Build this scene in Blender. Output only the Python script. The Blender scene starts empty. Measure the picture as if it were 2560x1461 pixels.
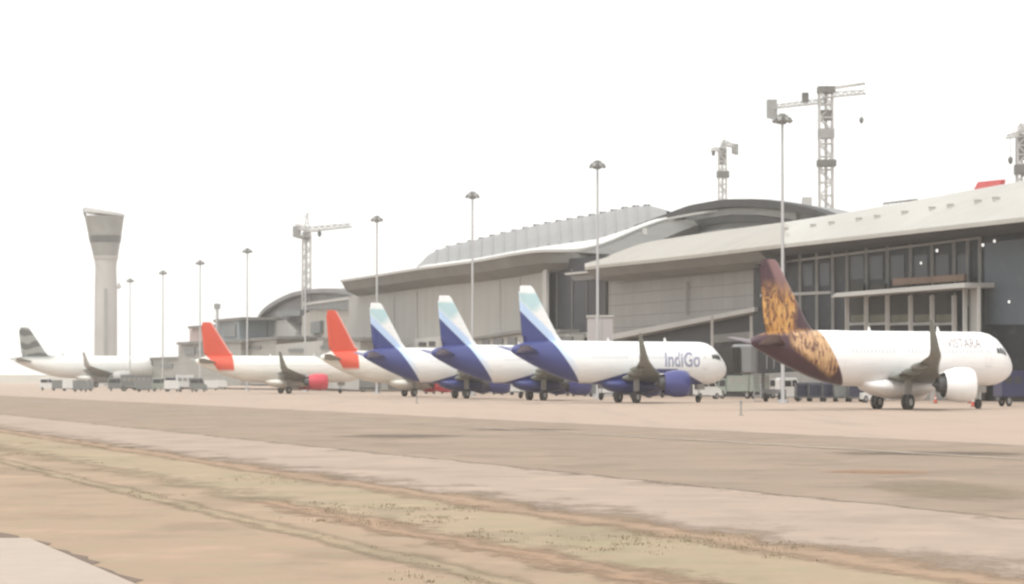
import bpy, math, random
from mathutils import Vector
random.seed(7)
R = math.radians
SC = bpy.context.scene
COL = SC.collection

# ------------------------------------------------------------------ camera
EYE = 2.29                                   # camera height above the apron
F = 8000.0                                   # focal length in pixels of a 2560 px wide frame
cd = bpy.data.cameras.new('camera')
cam = bpy.data.objects.new('camera', cd); COL.objects.link(cam)
cam.location = (0, 0, EYE)
cd.sensor_width = 36; cd.lens = 36 * F / 2560.0
HOR = 948.0                                  # horizon row in that frame
cam.rotation_euler = (R(90) + math.atan((HOR - 730.5) / F), 0, 0)
cd.clip_start = 0.5; cd.clip_end = 20000
cd.dof.use_dof = True; cd.dof.focus_distance = 9.0; cd.dof.aperture_fstop = 17.0
SC.camera = cam

# ------------------------------------------------------------------ sky, sun, exposure
SUN_EL, SUN_ROT = R(58), R(200)
w = bpy.data.worlds.new('World'); SC.world = w; w.use_nodes = True
nt = w.node_tree; nt.nodes.clear()
sky = nt.nodes.new('ShaderNodeTexSky'); sky.sky_type = 'NISHITA'; sky.sun_disc = False
sky.sun_elevation = SUN_EL; sky.sun_rotation = SUN_ROT
sky.air_density = 1.0; sky.dust_density = 6.0; sky.ozone_density = 1.0
hs = nt.nodes.new('ShaderNodeHueSaturation'); hs.inputs['Saturation'].default_value = 0.12
mx = nt.nodes.new('ShaderNodeMix'); mx.data_type = 'RGBA'; mx.inputs['Factor'].default_value = 0.62
mx.inputs['B'].default_value = (12.0, 12.1, 12.0, 1)          # even overcast layer over the clear sky
bg = nt.nodes.new('ShaderNodeBackground'); bg.inputs['Strength'].default_value = 0.145
out = nt.nodes.new('ShaderNodeOutputWorld')
nt.links.new(sky.outputs[0], hs.inputs['Color']); nt.links.new(hs.outputs[0], mx.inputs['A'])
nt.links.new(mx.outputs['Result'], bg.inputs[0]); nt.links.new(bg.outputs[0], out.inputs[0])
sd = bpy.data.lights.new('sun', 'SUN'); sd.energy = 1.5; sd.angle = R(10); sd.color = (1, 0.96, 0.91)
sun = bpy.data.objects.new('sun', sd); COL.objects.link(sun)
sun.rotation_euler = (R(90) - SUN_EL, 0, R(180) - SUN_ROT)
SC.view_settings.view_transform = 'Standard'; SC.view_settings.look = 'None'
SC.view_settings.exposure = 0.02; SC.view_settings.gamma = 1

# ------------------------------------------------------------------ frame of the terminal front
SL = 0.266                                   # the front, taxiways and row of stands all run along X = A - SL * Y
def FP(px, py, A):                           # point on the vertical plane A of that family
    t = (px - 1280) / F
    Y = A / (t + SL)
    return (t * Y, Y, EYE + (HOR - py) / F * Y)
def GP(px, Y, z=0.0): return ((px - 1280) / F * Y, Y, z)
def AX(A, Y, z): return (A - SL * Y, Y, z)

# ------------------------------------------------------------------ mesh helpers
K = 1.70                                     # sideways narrowness of everything in this place
def T_head(h):
    s, c = math.sin(h), math.cos(h)
    return lambda v: ((v[0] * s - v[1] * c) / K, v[0] * c + v[1] * s, v[2])
HEAD = R(71)
class MB:
    def __init__(self): self.v = []; self.f = []; self.s = []
    def add(self, vs, fs, smooth=False):
        b = len(self.v); self.v += [tuple(p) for p in vs]
        for f in fs: self.f.append([b + i for i in f]); self.s.append(smooth)
        return self
    def box(self, x0, x1, y0, y1, z0, z1):
        return self.add([(x, y, z) for z in (z0, z1) for y in (y0, y1) for x in (x0, x1)],
            [(0,2,3,1),(4,5,7,6),(0,1,5,4),(2,6,7,3),(0,4,6,2),(1,3,7,5)])
    def prism(self, pts, d):                 # polygon pushed by vector d
        n = len(pts); q = [tuple(p[i] + d[i] for i in range(3)) for p in pts]
        return self.add(list(pts) + q, [tuple(range(n)), tuple(range(2*n-1, n-1, -1))] +
                        [(i, (i+1) % n, n + (i+1) % n, n + i) for i in range(n)])
    def bar(self, a, b, w_, h_=None):        # square bar between two points
        a = Vector(a); b = Vector(b); d = (b - a).normalized(); h_ = h_ or w_
        up = Vector((0,0,1)) if abs(d.z) < .95 else Vector((0,1,0))
        s = d.cross(up).normalized() * w_ / 2; u = s.cross(d).normalized() * h_ / 2
        return self.add([a-s-u, a+s-u, a+s+u, a-s+u, b-s-u, b+s-u, b+s+u, b-s+u],
            [(3,2,1,0),(4,5,6,7),(0,1,5,4),(1,2,6,5),(2,3,7,6),(3,0,4,7)])
    def tube(self, a, b, r0, r1=None, n=14, cap=True, smooth=True):
        a = Vector(a); b = Vector(b); d = (b - a).normalized(); r1 = r0 if r1 is None else r1
        up = Vector((0,0,1)) if abs(d.z) < .95 else Vector((0,1,0))
        s = d.cross(up).normalized(); u = s.cross(d).normalized()
        vs = []
        for p, r in ((a, r0), (b, r1)):
            vs += [p + (s * math.cos(2*math.pi*i/n) + u * math.sin(2*math.pi*i/n)) * r for i in range(n)]
        self.add(vs, [(i, (i+1) % n, n + (i+1) % n, n + i) for i in range(n)], smooth)
        if cap: self.add(vs, [tuple(range(n-1, -1, -1)), tuple(range(n, 2*n))])
        return self
    def loft(self, rings, cap=True, smooth=True, closed=True):
        n = len(rings[0]); vs = [p for r in rings for p in r]; fs = []
        for k in range(len(rings) - 1):
            for i in range(n if closed else n - 1):
                j = (i + 1) % n
                fs.append((k*n+i, k*n+j, (k+1)*n+j, (k+1)*n+i))
        self.add(vs, fs, smooth)
        if cap and closed:
            self.add(rings[0] + rings[-1], [tuple(range(n-1, -1, -1)), tuple(range(n, 2*n))])
        return self
    def build(self, name, mat, parent=None, T=None, local=False):
        vs = self.v if T is None else [T(p) for p in self.v]
        if parent is not None and not local:
            L = parent.location
            q = parent.parent
            while q: L = L + q.location; q = q.parent
            vs = [(p[0]-L[0], p[1]-L[1], p[2]-L[2]) for p in vs]
        me = bpy.data.meshes.new(name); me.from_pydata(vs, [], self.f); me.update()
        for p, s in zip(me.polygons, self.s): p.use_smooth = s
        at = me.attributes.new('loc', 'FLOAT_VECTOR', 'POINT')
        for i, p in enumerate(self.v): at.data[i].vector = p
        me.materials.append(mat)
        import bmesh
        bm = bmesh.new(); bm.from_mesh(me); bmesh.ops.recalc_face_normals(bm, faces=bm.faces); bm.to_mesh(me); bm.free()
        o = bpy.data.objects.new(name, me); COL.objects.link(o)
        if parent: o.parent = parent
        return o
def tag(o, label=None, cat=None, group=None, kind=None):
    for k, v in (('label', label), ('category', cat), ('group', group), ('kind', kind)):
        if v: o[k] = v
    return o
def thing(name, loc, label, cat, group=None, kind=None):
    o = bpy.data.objects.new(name, None); COL.objects.link(o); o.location = loc; o.empty_display_size = .5
    return tag(o, label, cat, group, kind)
def kids(o): return [c for c in bpy.data.objects if c.parent == o]
def copy_tree(o, loc=None, label=None):
    def rec(src, par):
        c = src.copy(); COL.objects.link(c)
        if par: c.parent = par
        for ch in kids(src): rec(ch, c)
        return c
    r = rec(o, None)
    if loc is not None: r.location = loc
    if label: r['label'] = label
    return r

# ------------------------------------------------------------------ materials
class G:                                     # small node-graph helper
    def __init__(self, name):
        self.m = bpy.data.materials.new(name); self.m.use_nodes = True
        self.t = self.m.node_tree; self.b = self.t.nodes['Principled BSDF']
    def n(self, ty, **kw):
        x = self.t.nodes.new(ty)
        for k, v in kw.items(): setattr(x, k, v)
        return x
    def put(self, sock, v):
        if hasattr(v, 'node'): self.t.links.new(v, sock)
        else: sock.default_value = v
    def M(self, op, a, b=0.0, c=0.0):
        x = self.n('ShaderNodeMath', operation=op)
        self.put(x.inputs[0], a); self.put(x.inputs[1], b); self.put(x.inputs[2], c)
        return x.outputs[0]
    def loc(self):
        a = self.n('ShaderNodeAttribute', attribute_name='loc')
        s = self.n('ShaderNodeSeparateXYZ'); self.t.links.new(a.outputs['Vector'], s.inputs[0])
        return a.outputs['Vector'], s.outputs[0], s.outputs[1], s.outputs[2]
    def mix(self, f, a, b):
        x = self.n('ShaderNodeMix', data_type='RGBA')
        self.put(x.inputs['Factor'], f)
        self.put(x.inputs['A'], a if hasattr(a, 'node') else (*a, 1) if len(a) == 3 else a)
        self.put(x.inputs['B'], b if hasattr(b, 'node') else (*b, 1) if len(b) == 3 else b)
        return x.outputs['Result']
    def step(self, v, e, soft=0.04):         # 0 below e, 1 above
        x = self.n('ShaderNodeMapRange'); x.clamp = True
        self.put(x.inputs['Value'], v); x.inputs['From Min'].default_value = e - soft; x.inputs['From Max'].default_value = e + soft
        return x.outputs[0]
    def noise(self, vec, scale, detail=4, rough=.55):
        x = self.n('ShaderNodeTexNoise'); self.put(x.inputs['Vector'], vec)
        x.inputs['Scale'].default_value = scale; x.inputs['Detail'].default_value = detail; x.inputs['Roughness'].default_value = rough
        return x.outputs['Fac']
    def vmul(self, vec, k):
        x = self.n('ShaderNodeVectorMath', operation='MULTIPLY'); self.put(x.inputs[0], vec); x.inputs[1].default_value = k
        return x.outputs[0]
    def ramp(self, v, a, b):
        x = self.n('ShaderNodeMapRange'); x.clamp = True
        self.put(x.inputs['Value'], v); x.inputs['From Min'].default_value = a; x.inputs['From Max'].default_value = b
        return x.outputs[0]
    def bump(self, h, strength=.3, dist=.05):
        x = self.n('ShaderNodeBump'); x.inputs['Strength'].default_value = strength; x.inputs['Distance'].default_value = dist
        self.put(x.inputs['Height'], h); self.put(self.b.inputs['Normal'], x.outputs[0])
    def done(self, col, rough=.5, metal=0.0, spec=.5):
        self.put(self.b.inputs['Base Color'], col if hasattr(col, 'node') else (*col, 1))
        self.put(self.b.inputs['Roughness'], rough); self.b.inputs['Metallic'].default_value = metal
        self.b.inputs['Specular IOR Level'].default_value = spec
        return self.m
def plain(name, col, rough=.5, metal=0.0, var=.12, scale=.8, spec=.5):
    g = G(name); v, x, y, z = g.loc()
    f = g.ramp(g.noise(v, scale, 5), .3, .7)
    return g.done(g.mix(f, tuple(c * (1 - var) for c in col), tuple(min(1, c * (1 + var)) for c in col)), rough, metal, spec)

def dirt(g, v, z, col, amt=.25):             # streaky grime and skin joints
    sx = g.n('ShaderNodeSeparateXYZ'); g.put(sx.inputs[0], v)
    j = g.M('ABSOLUTE', g.M('SUBTRACT', g.M('FRACT', g.M('DIVIDE', sx.outputs[0], 2.6)), .5))
    j2 = g.M('ABSOLUTE', g.M('SUBTRACT', g.M('FRACT', g.M('DIVIDE', g.M('ADD', z, .35), 1.15)), .5))
    jj = g.M('MAXIMUM', g.ramp(j, .484, .494), g.ramp(j2, .475, .49))
    col = g.mix(g.M('MULTIPLY', jj, .16), col, (.35, .35, .35))
    n = g.noise(g.vmul(v, (.25, .25, 2.5)), 1.4, 5)
    return g.mix(g.M('MULTIPLY', g.ramp(n, .45, .75), amt), col, (.32, .30, .27))

def mat_indigo():
    g = G('white and blue aircraft paint'); v, x, y, z = g.loc()
    white = dirt(g, v, z, g.mix(g.noise(v, .3), (.80, .81, .80), (.88, .88, .87)), .12)
    diag = g.M('MINIMUM', g.M('MULTIPLY_ADD', g.M('ADD', x, 13.2), -.56, 5.75), g.M('MULTIPLY_ADD', g.M('ADD', x, 13.2), -.82, 5.75))
    rise = g.M('MULTIPLY', g.M('SUBTRACT', g.step(x, -2.5, 4.0), g.step(x, 10.5, 2.5)), 1.35)
    belly = g.M('MINIMUM', g.M('ADD', rise, 1.9), g.M('MULTIPLY_ADD', g.step(x, 12.0, 2.5), -3.0, 4.0))
    line = g.M('MAXIMUM', diag, belly)
    d = g.M('SUBTRACT', z, line)
    blue = (.040, .052, .19)
    onfin = g.step(z, 5.6, .3)
    c = g.mix(g.M('MULTIPLY', g.M('SUBTRACT', 1.0, g.step(d, .95, .15)), g.step(g.M('MULTIPLY', x, -1.0), 10.5, 2.0)), white, (.50, .64, .84))
    teal = g.M('MULTIPLY', g.step(g.M('SUBTRACT', z, g.M('MULTIPLY', g.M('ADD', x, 16.5), .5)), 8.4, .5), g.M('SUBTRACT', 1.0, g.step(z, 10.35, .15)))
    teal = g.M('MULTIPLY', teal, g.step(d, 1.0, .3))
    c = g.mix(g.M('MULTIPLY', teal, .75), c, (.33, .56, .60))
    c = g.mix(g.M('MULTIPLY', g.M('SUBTRACT', 1.0, g.step(d, 0.0, .06)), 1.0), c, blue)
    return g.done(c, .32)
def mat_vistara():
    g = G('white aircraft paint with plum and gold tail'); v, x, y, z = g.loc()
    white = dirt(g, v, z, g.mix(g.noise(v, .3), (.83, .82, .81), (.89, .88, .87)), .10)
    # purple tail area: x < -7.4 - .83 (z - 1.8)
    e = g.M('ADD', x, g.M('MULTIPLY', g.M('SUBTRACT', z, 1.8), .83))
    tail = g.M('SUBTRACT', 1.0, g.step(e, -7.4, .1))
    tail = g.M('MAXIMUM', tail, g.step(z, 6.0, .05))
    plum = g.mix(g.noise(v, .7), (.040, .015, .024), (.075, .026, .040))
    # gold lattice region
    fus = g.M('MULTIPLY', g.step(x, -14.8, .5), g.step(g.M('ADD', z, g.M('MULTIPLY', x, .42)), -1.55, .3))
    fus = g.M('MULTIPLY', fus, g.M('SUBTRACT', 1.0, g.step(z, 5.9, .2)))
    fus = g.M('MULTIPLY', fus, g.step(g.M('SUBTRACT', z, g.M('MULTIPLY', g.step(x, -9.3, .9), 1.6)), 1.7, .25))
    fin = g.M('MULTIPLY', g.step(z, 5.6, .2), g.M('SUBTRACT', 1.0, g.step(z, 8.9, .8)))
    fin = g.M('MULTIPLY', fin, g.M('SUBTRACT', 1.0, g.step(g.M('SUBTRACT', x, g.M('MULTIPLY', z, .12)), -14.6, .3)))
    reg = g.M('MAXIMUM', fus, fin)
    vo = g.n('ShaderNodeTexVoronoi', feature='F1', voronoi_dimensions='3D'); g.put(vo.inputs['Vector'], g.vmul(v, (1, .0, 1))); vo.inputs['Scale'].default_value = 1.5
    rings = g.M('SINE', g.M('MULTIPLY', vo.outputs['Distance'], 17.0))
    v2 = g.n('ShaderNodeTexVoronoi', feature='DISTANCE_TO_EDGE'); g.put(v2.inputs['Vector'], g.vmul(v, (1, 0, 1))); v2.inputs['Scale'].default_value = 2.4
    flow = g.n('ShaderNodeTexNoise'); g.put(flow.inputs['Vector'], g.vmul(v, (1.25, 0, .62))); flow.inputs['Scale'].default_value = 1.35; flow.inputs['Detail'].default_value = 2.5; flow.inputs['Distortion'].default_value = 1.6
    lat = g.M('MAXIMUM', g.ramp(flow.outputs['Fac'], .44, .50), g.M('MULTIPLY', .55, g.M('SUBTRACT', 1.0, g.ramp(v2.outputs['Distance'], .04, .12))))
    gold = g.mix(g.ramp(g.noise(v, 1.6, 3), .35, .65), (.42, .19, .045), (.62, .36, .12))
    gold = g.mix(g.M('MULTIPLY', fus, .5), gold, (.56, .40, .27))
    pat = g.mix(lat, (.12, .045, .030), gold)
    c = g.mix(reg, plum, pat)
    # pinkish blade at the fin top
    pk = g.M('MULTIPLY', g.step(z, 9.0, .8), g.step(g.M('ADD', x, g.M('MULTIPLY', z, .70)), -9.9, .25))
    c = g.mix(g.M('MULTIPLY', pk, .55), c, (.36, .20, .19))
    return g.done(g.mix(tail, white, c), .33)
def mat_red():
    g = G('cream aircraft paint with red tail'); v, x, y, z = g.loc()
    cream = dirt(g, v, z, g.mix(g.noise(v, .3), (.74, .72, .66), (.82, .80, .73)), .25)
    h = g.M('SUBTRACT', 5.9, z)
    a = g.step(g.M('SUBTRACT', x, g.M('MULTIPLY', h, 1.1)), -17.6, .1)
    b = g.M('SUBTRACT', 1.0, g.step(g.M('ADD', x, g.M('MULTIPLY', h, -.1)), -11.9, .1))
    f = g.M('MULTIPLY', g.M('MULTIPLY', a, b), g.step(z, 3.6, .2))
    f = g.M('MAXIMUM', f, g.step(z, 5.95, .05))
    edge = g.step(g.M('ADD', x, g.M('MULTIPLY', z, .90)), -6.75, .14)   # pale leading edge of the fin
    edge = g.M('MULTIPLY', edge, g.step(z, 6.2, .1))
    red = g.mix(g.noise(v, .4, 2), (.58, .065, .035), (.66, .095, .045))
    c = g.mix(f, cream, red)
    c = g.mix(g.M('MULTIPLY', edge, .7), c, (.78, .45, .40))
    return g.done(c, .35)
def mat_grey():
    g = G('pale grey aircraft paint'); v, x, y, z = g.loc()
    body = g.mix(g.noise(v, .3), (.66, .66, .63), (.76, .76, .72))
    w_ = g.n('ShaderNodeTexWave'); g.put(w_.inputs['Vector'], v); w_.inputs['Scale'].default_value = .16; w_.inputs['Distortion'].default_value = 6; w_.bands_direction = 'Z'
    fin = g.mix(g.ramp(w_.outputs['Fac'], .45, .6), (.08, .085, .08), (.26, .27, .25))
    return g.done(g.mix(g.step(z, 5.3, .5), body, g.mix(g.step(g.M('ADD', x, 10.0), 0, 1.5), fin, body)), .4)

M = {}
M['white'] = plain('white painted metal', (.78, .78, .76), .4)
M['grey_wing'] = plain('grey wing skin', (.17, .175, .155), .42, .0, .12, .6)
M['wing_light'] = plain('light wing root skin', (.72, .72, .69), .4, .0, .08, .6)
M['dark_metal'] = plain('dark steel', (.10, .10, .10), .5, .3)
M['tyre'] = plain('black rubber tyre', (.03, .028, .026), .8)
M['strut'] = plain('landing gear metal', (.30, .29, .27), .4, .4)
M['glass_dark'] = plain('dark cockpit glass', (.04, .045, .05), .15, 0, .2)
M['eng_blue'] = plain('blue engine cowl paint', (.050, .056, .20), .28, 0, .08)
M['eng_white'] = plain('white engine cowl paint', (.84, .84, .83), .3, 0, .05)
M['eng_red'] = plain('crimson engine cowl paint', (.55, .05, .075), .3, 0, .08)
M['eng_grey'] = plain('grey engine cowl paint', (.40, .40, .38), .35, 0, .08)
M['mast'] = plain('galvanised mast steel', (.42, .42, .42), .5, .0, .05, .2)
M['lamp'] = plain('floodlight housing', (.24, .24, .23), .5, .1)
M['crane'] = plain('pale crane steel', (.46, .45, .43), .6, 0, .2, .3)
M['crane_dark'] = plain('dark crane machinery', (.13, .13, .12), .6, 0, .3, .3)
M['concrete_block'] = plain('concrete counterweight', (.28, .28, .27), .8)
M['black'] = plain('dark window', (.035, .035, .038), .3)
M['letter'] = plain('slate blue lettering', (.30, .31, .42), .4)
M['letter_grey'] = plain('grey lettering', (.30, .27, .28), .4)

# ------------------------------------------------------------------ ground
def ground_mat(name, c1, c2, c3, sc=.12, kf=.5, bump=.3, joints=False, mott=0, fade=None):
    g = G(name); v, x, y, z = g.loc()
    a = g.ramp(g.noise(v, sc, 8, .62), .32, .68)
    b = g.ramp(g.noise(g.vmul(v, (1, .8, 1)), sc * 3.1, 6, .65), .42, .72)
    c = g.mix(a, c1, c2)
    c = g.mix(g.M('MULTIPLY', b, kf), c, c3)
    if mott:
        p1 = g.ramp(g.noise(g.vmul(v, (.55, .30, 1)), .55, 6, .68), .50, .62)
        c = g.mix(g.M('MULTIPLY', p1, mott), c, tuple(k * .66 for k in c2))
        p2 = g.ramp(g.noise(g.vmul(v, (.40, .26, 1)), .9, 5, .62), .56, .66)
        c = g.mix(g.M('MULTIPLY', p2, mott * .8), c, tuple(min(1, k * 1.28) for k in c1))
    fine = g.noise(v, 5.0, 5, .7)
    c = g.mix(g.M('MULTIPLY', g.ramp(fine, .35, .75), .16), c, (.22, .18, .14))
    if joints:
        u = g.M('ADD', x, g.M('MULTIPLY', y, SL))
        j = g.M('MULTIPLY', g.M('ABSOLUTE', g.M('SUBTRACT', g.M('FRACT', g.M('DIVIDE', u, 4.5)), .5)), 2.0)
        j2 = g.M('MULTIPLY', g.M('ABSOLUTE', g.M('SUBTRACT', g.M('FRACT', g.M('DIVIDE', y, 7.5)), .5)), 2.0)
        jj = g.M('MAXIMUM', g.ramp(j, .975, .99), g.ramp(j2, .98, .995))
        c = g.mix(g.M('MULTIPLY', jj, .35), c, (.22, .19, .16))
        # rubber and oil streaks along the taxi direction
        s = g.noise(g.vmul(v, (.9, .035, 1)), .55, 5, .6)
        c = g.mix(g.M('MULTIPLY', g.ramp(s, .52, .78), .45), c, (.24, .20, .165))
    g.bump(fine, bump, .03)
    m = g.done(c, .85, 0, .2)
    if fade:                                 # worn, broken edges: the sheet frays out into what lies under it
        a0, a1, wd = fade
        u = g.M('ADD', g.M('ADD', x, g.M('MULTIPLY', y, SL)), g.M('MULTIPLY', g.M('SUBTRACT', g.noise(g.vmul(v, (1, .35, 1)), .8, 6, .7), .5), wd * 3.2))
        al = g.M('MULTIPLY', g.ramp(u, a0, a0 + wd), g.M('SUBTRACT', 1.0, g.ramp(u, a1 - wd, a1)))
        g.put(g.b.inputs['Alpha'], al)
    return m
def strip(name, A0, A1, Y0, Y1, z, mat, n=60, rag=0.0):
    mb = MB(); vs = []; fs = []; m = 1
    ys = [Y0 * (Y1 / Y0) ** (i / n) for i in range(n + 1)]
    for Y in ys:
        j0 = random.uniform(-rag, rag) * min(1, Y / 120); j1 = random.uniform(-rag, rag) * min(1, Y / 120)
        vs += [AX(A0 + j0, Y, z), AX(A1 + j1, Y, z)]
    for i in range(n): fs.append((2*i, 2*i+1, 2*i+3, 2*i+2))
    mb.add(vs, fs)
    o = mb.build(name, mat); tag(o, kind='structure'); return o
mb = MB(); mb.add([(-6000, -400, 0), (6000, -400, 0), (6000, 12000, 0), (-6000, 12000, 0)], [(0,1,2,3)])
gsoil = ground_mat('dry soil and thin grass', (0.365, 0.252, 0.178), (0.329, 0.240, 0.165), (0.298, 0.249, 0.161), .35, .8, .4, False, .5)
ground = mb.build('ground', gsoil); tag(ground, kind='structure')
m_apron = ground_mat('apron concrete', (0.427, 0.327, 0.258), (0.385, 0.298, 0.234), (0.349, 0.268, 0.210), .05, .4, .2, True, 0, (46.4, 1600, .5))
m_taxi = ground_mat('worn taxiway asphalt', (0.309, 0.234, 0.173), (0.265, 0.201, 0.147), (0.230, 0.175, 0.130), .06, .7, .3, True, .45, (22.0, 47.2, .35))
m_should = ground_mat('pale shoulder paving', (0.403, 0.311, 0.246), (0.349, 0.273, 0.219), (0.308, 0.244, 0.191), .16, .6, .3, False, .4, (14.8, 24.0, 2.2))
m_green = ground_mat('short dry grass', (0.349, 0.264, 0.180), (0.295, 0.252, 0.155), (0.372, 0.268, 0.191), .35, .8, .5, False, .5, (10.6, 16.6, 1.6))
m_strip = ground_mat('greenish worn strip', (0.320, 0.249, 0.163), (0.290, 0.235, 0.153), (0.363, 0.259, 0.172), .35, .8, .5, False, .5, (9.1, 9.95, .35))
m_path = ground_mat('pale concrete path', (0.448, 0.372, 0.311), (0.400, 0.333, 0.274), (0.376, 0.310, 0.255), .3, .4, .2)
m_edge = ground_mat('dark verge', (0.176, 0.128, 0.100), (0.152, 0.112, 0.089), (0.216, 0.163, 0.118), .8, .5, .5)
m_rust = ground_mat('rust coloured soil', (0.360, 0.232, 0.148), (0.336, 0.225, 0.148), (0.296, 0.225, 0.155), .6, .7, .4, False, .5, (10.6, 12.0, .7))
m_rust2 = ground_mat('rust coloured soil edge', (0.344, 0.232, 0.155), (0.328, 0.225, 0.148), (0.296, 0.225, 0.155), .6, .7, .4, False, .5, (14.3, 15.9, .7))
strip('apron', 46.4, 1500, 20, 5000, .012, m_apron, 120)
strip('taxiway', 21.6, 47.4, 10, 5000, .008, m_taxi, 160)
strip('taxiway_shoulder', 14.4, 24.2, 10, 5000, .004, m_should, 200)
strip('grass_verge', 10.2, 17.0, 10, 5000, .002, m_green, 200)
strip('soil_track', 10.6, 12.0, 10, 60, .006, m_rust, 60)
strip('soil_edge', 14.1, 16.1, 10, 300, .007, m_rust2, 120)
strip('grass_strip', 9.0, 10.1, 10, 2500, .005, m_strip, 160)
m_line = ground_mat('worn pale marking', (.40, .34, .27), (.36, .30, .24), (.30, .25, .20), .3, .6, .2, False, 0, (38.2, 39.0, .3))
strip('taxiway_marking', 38.1, 39.1, 30, 1500, .022, m_line, 60)
# ochre patch and rusty stain on the taxiway at the right
def stain(name, c, ax, ay, Yc, rx, ry, z):
    g = G(name); v, x, y, zz_ = g.loc()
    dx = g.M('DIVIDE', g.M('SUBTRACT', x, ax), rx); dy = g.M('DIVIDE', g.M('SUBTRACT', y, Yc), ry)
    r2 = g.M('ADD', g.M('MULTIPLY', dx, dx), g.M('MULTIPLY', dy, dy))
    r2 = g.M('ADD', r2, g.M('MULTIPLY', g.M('SUBTRACT', g.noise(g.vmul(v, (1, .5, 1)), 1.1, 6, .7), .5), 2.2))
    m = g.done(g.mix(g.noise(v, 2.0, 4), c, tuple(k * .8 for k in c)), .85, 0, .2)
    g.put(g.b.inputs['Alpha'], g.M('MULTIPLY', g.M('SUBTRACT', 1.0, g.ramp(r2, .1, 1.2)), .55))
    mb = MB(); mb.add([(ax - rx*1.3, Yc - ry*1.3, z), (ax + rx*1.3, Yc - ry*1.3, z), (ax + rx*1.3, Yc + ry*1.3, z), (ax - rx*1.3, Yc + ry*1.3, z)], [(0,1,2,3)])
    tag(mb.build(name, m), kind='structure')
stain('tyre_stain', (.15, .125, .10), 12.9, 0, 98, 3.2, 3.0, .018)
stain('oil_stain', (.16, .13, .105), .4, 0, 144, 2.6, 3.5, .019)
stain('oil_stain', (.17, .14, .11), -4.5, 0, 128, 2.6, 4.5, .0195)
stain('ground_stain', (.29, .24, .16), 9.0, 0, 66, 1.5, 6, .013)
stain('rust_stain', (.40, .22, .12), 9.0, 0, 78.5, 1.4, 1.6, .017)
# grass tufts on the verge
gv = MB(); rg = random.Random(3)
def tuft(A, Y, n, h):
    cx, cy, _ = AX(A, Y, 0)
    for _ in range(n):
        a = rg.uniform(0, 6.28); r = rg.uniform(0, .14); l = h * rg.uniform(.5, 1.1); ln = rg.uniform(.1, .7) * l; b = rg.uniform(0, 6.28)
        x, y = cx + r*math.cos(a), cy + r*math.sin(a); w_ = .008
        px_, py_ = -math.sin(b)*w_, math.cos(b)*w_
        gv.add([(x-px_, y-py_, 0), (x+px_, y+py_, 0), (x+ln*.4*math.cos(b)+px_*.7, y+ln*.4*math.sin(b)+py_*.7, l*.6), (x+ln*math.cos(b), y+ln*math.sin(b), l)], [(0,1,2,3)])
clumps = [(rg.uniform(6.2, 15.5), rg.uniform(33, 120), rg.uniform(.3, 1.6)) for _ in range(20)]
clumps += [(AX(0, 54, 0)[0] + 0, 0, 0)] * 0
for px in range(780, 1180, 28): Y = rg.uniform(50, 58); X = (px - 1280) / F * Y; clumps.append((X + SL * Y, Y, .5))
for px in range(1450, 1980, 40): Y = rg.uniform(43, 47); X = (px - 1280) / F * Y; clumps.append((X + SL * Y, Y, .6))
for A, Y, rad in clumps:
    for _ in range(int(16 * rad) + 5): tuft(A + rg.gauss(0, rad * .35), Y + rg.gauss(0, rad), 7, rg.uniform(.018, .05))
for _ in range(60): tuft(9.5 + rg.gauss(0, .12), 30 * 4 ** rg.random(), 6, rg.uniform(.015, .035))
tag(gv.build('grass', plain('dry olive grass blades', (.30, .25, .165), .8, 0, .2, .5, .1)), kind='stuff')

# ------------------------------------------------------------------ aircraft
def fus_section(x):
    # (z centre, half width, half height) along the fuselage
    P = [(-19.87, 5.02, .16, .22), (-19.4, 5.0, .34, .42), (-18, 4.9, .68, .78), (-16, 4.68, 1.08, 1.18), (-14, 4.43, 1.42, 1.47),
         (-12, 4.18, 1.68, 1.72), (-10, 3.98, 1.86, 1.91), (-8, 3.86, 1.95, 2.03), (-6, 3.81, 1.975, 2.06), (-4, 3.80, 1.975, 2.07), (12, 3.80, 1.975, 2.07),
         (13.2, 3.79, 1.95, 2.05), (14.2, 3.74, 1.86, 1.96), (15.2, 3.62, 1.66, 1.76), (16.0, 3.47, 1.38, 1.44), (16.7, 3.33, 1.05, 1.09),
         (17.25, 3.23, .70, .74), (17.6, 3.18, .36, .38), (17.72, 3.16, .06, .06)]
    for a, b in zip(P, P[1:]):
        if x <= b[0]:
            t = max(0, (x - a[0]) / (b[0] - a[0]))
            return [a[i] + (b[i] - a[i]) * t for i in (1, 2, 3)], P
    return list(P[-1][1:]), P
def skin_point(x, ang, off=0.0):             # ang 0 = starboard horizontal, up positive
    (zc, ry, rz), _ = fus_section(x)
    return (x, -(ry + off) * math.cos(ang), zc + (rz + off) * math.sin(ang))
def patch(mb, x0, x1, a0, a1, off=.02, nx=6, na=5, side=-1):
    vs = []; fs = []
    for i in range(nx + 1):
        for j in range(na + 1):
            p = skin_point(x0 + (x1-x0) * i / nx, a0 + (a1-a0) * j / na, off)
            vs.append((p[0], p[1] if side < 0 else -p[1], p[2]))
    for i in range(nx):
        for j in range(na):
            k = i * (na+1) + j; fs.append((k, k+1, k+na+2, k+na+1))
    mb.add(vs, fs, True)
def airfoil(le, chord, thick, up=(0,0,1), n=9):
    pts = []
    for i in range(n + 1):
        t = (i / n) ** 1.6; y = thick * (1.4845*math.sqrt(t) - .63*t - 1.758*t*t + 1.4215*t**3 - .5075*t**4) * 1.0
        pts.append((t, y))
    ring = [(le[0] - t*chord, le[1] + up[1]*y*chord, le[2] + up[2]*y*chord) for t, y in pts]
    ring += [(le[0] - t*chord, le[1] - up[1]*y*chord*.8, le[2] - up[2]*y*chord*.8) for t, y in reversed(pts[1:-1])]
    return ring
TH = T_head(HEAD)
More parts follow.
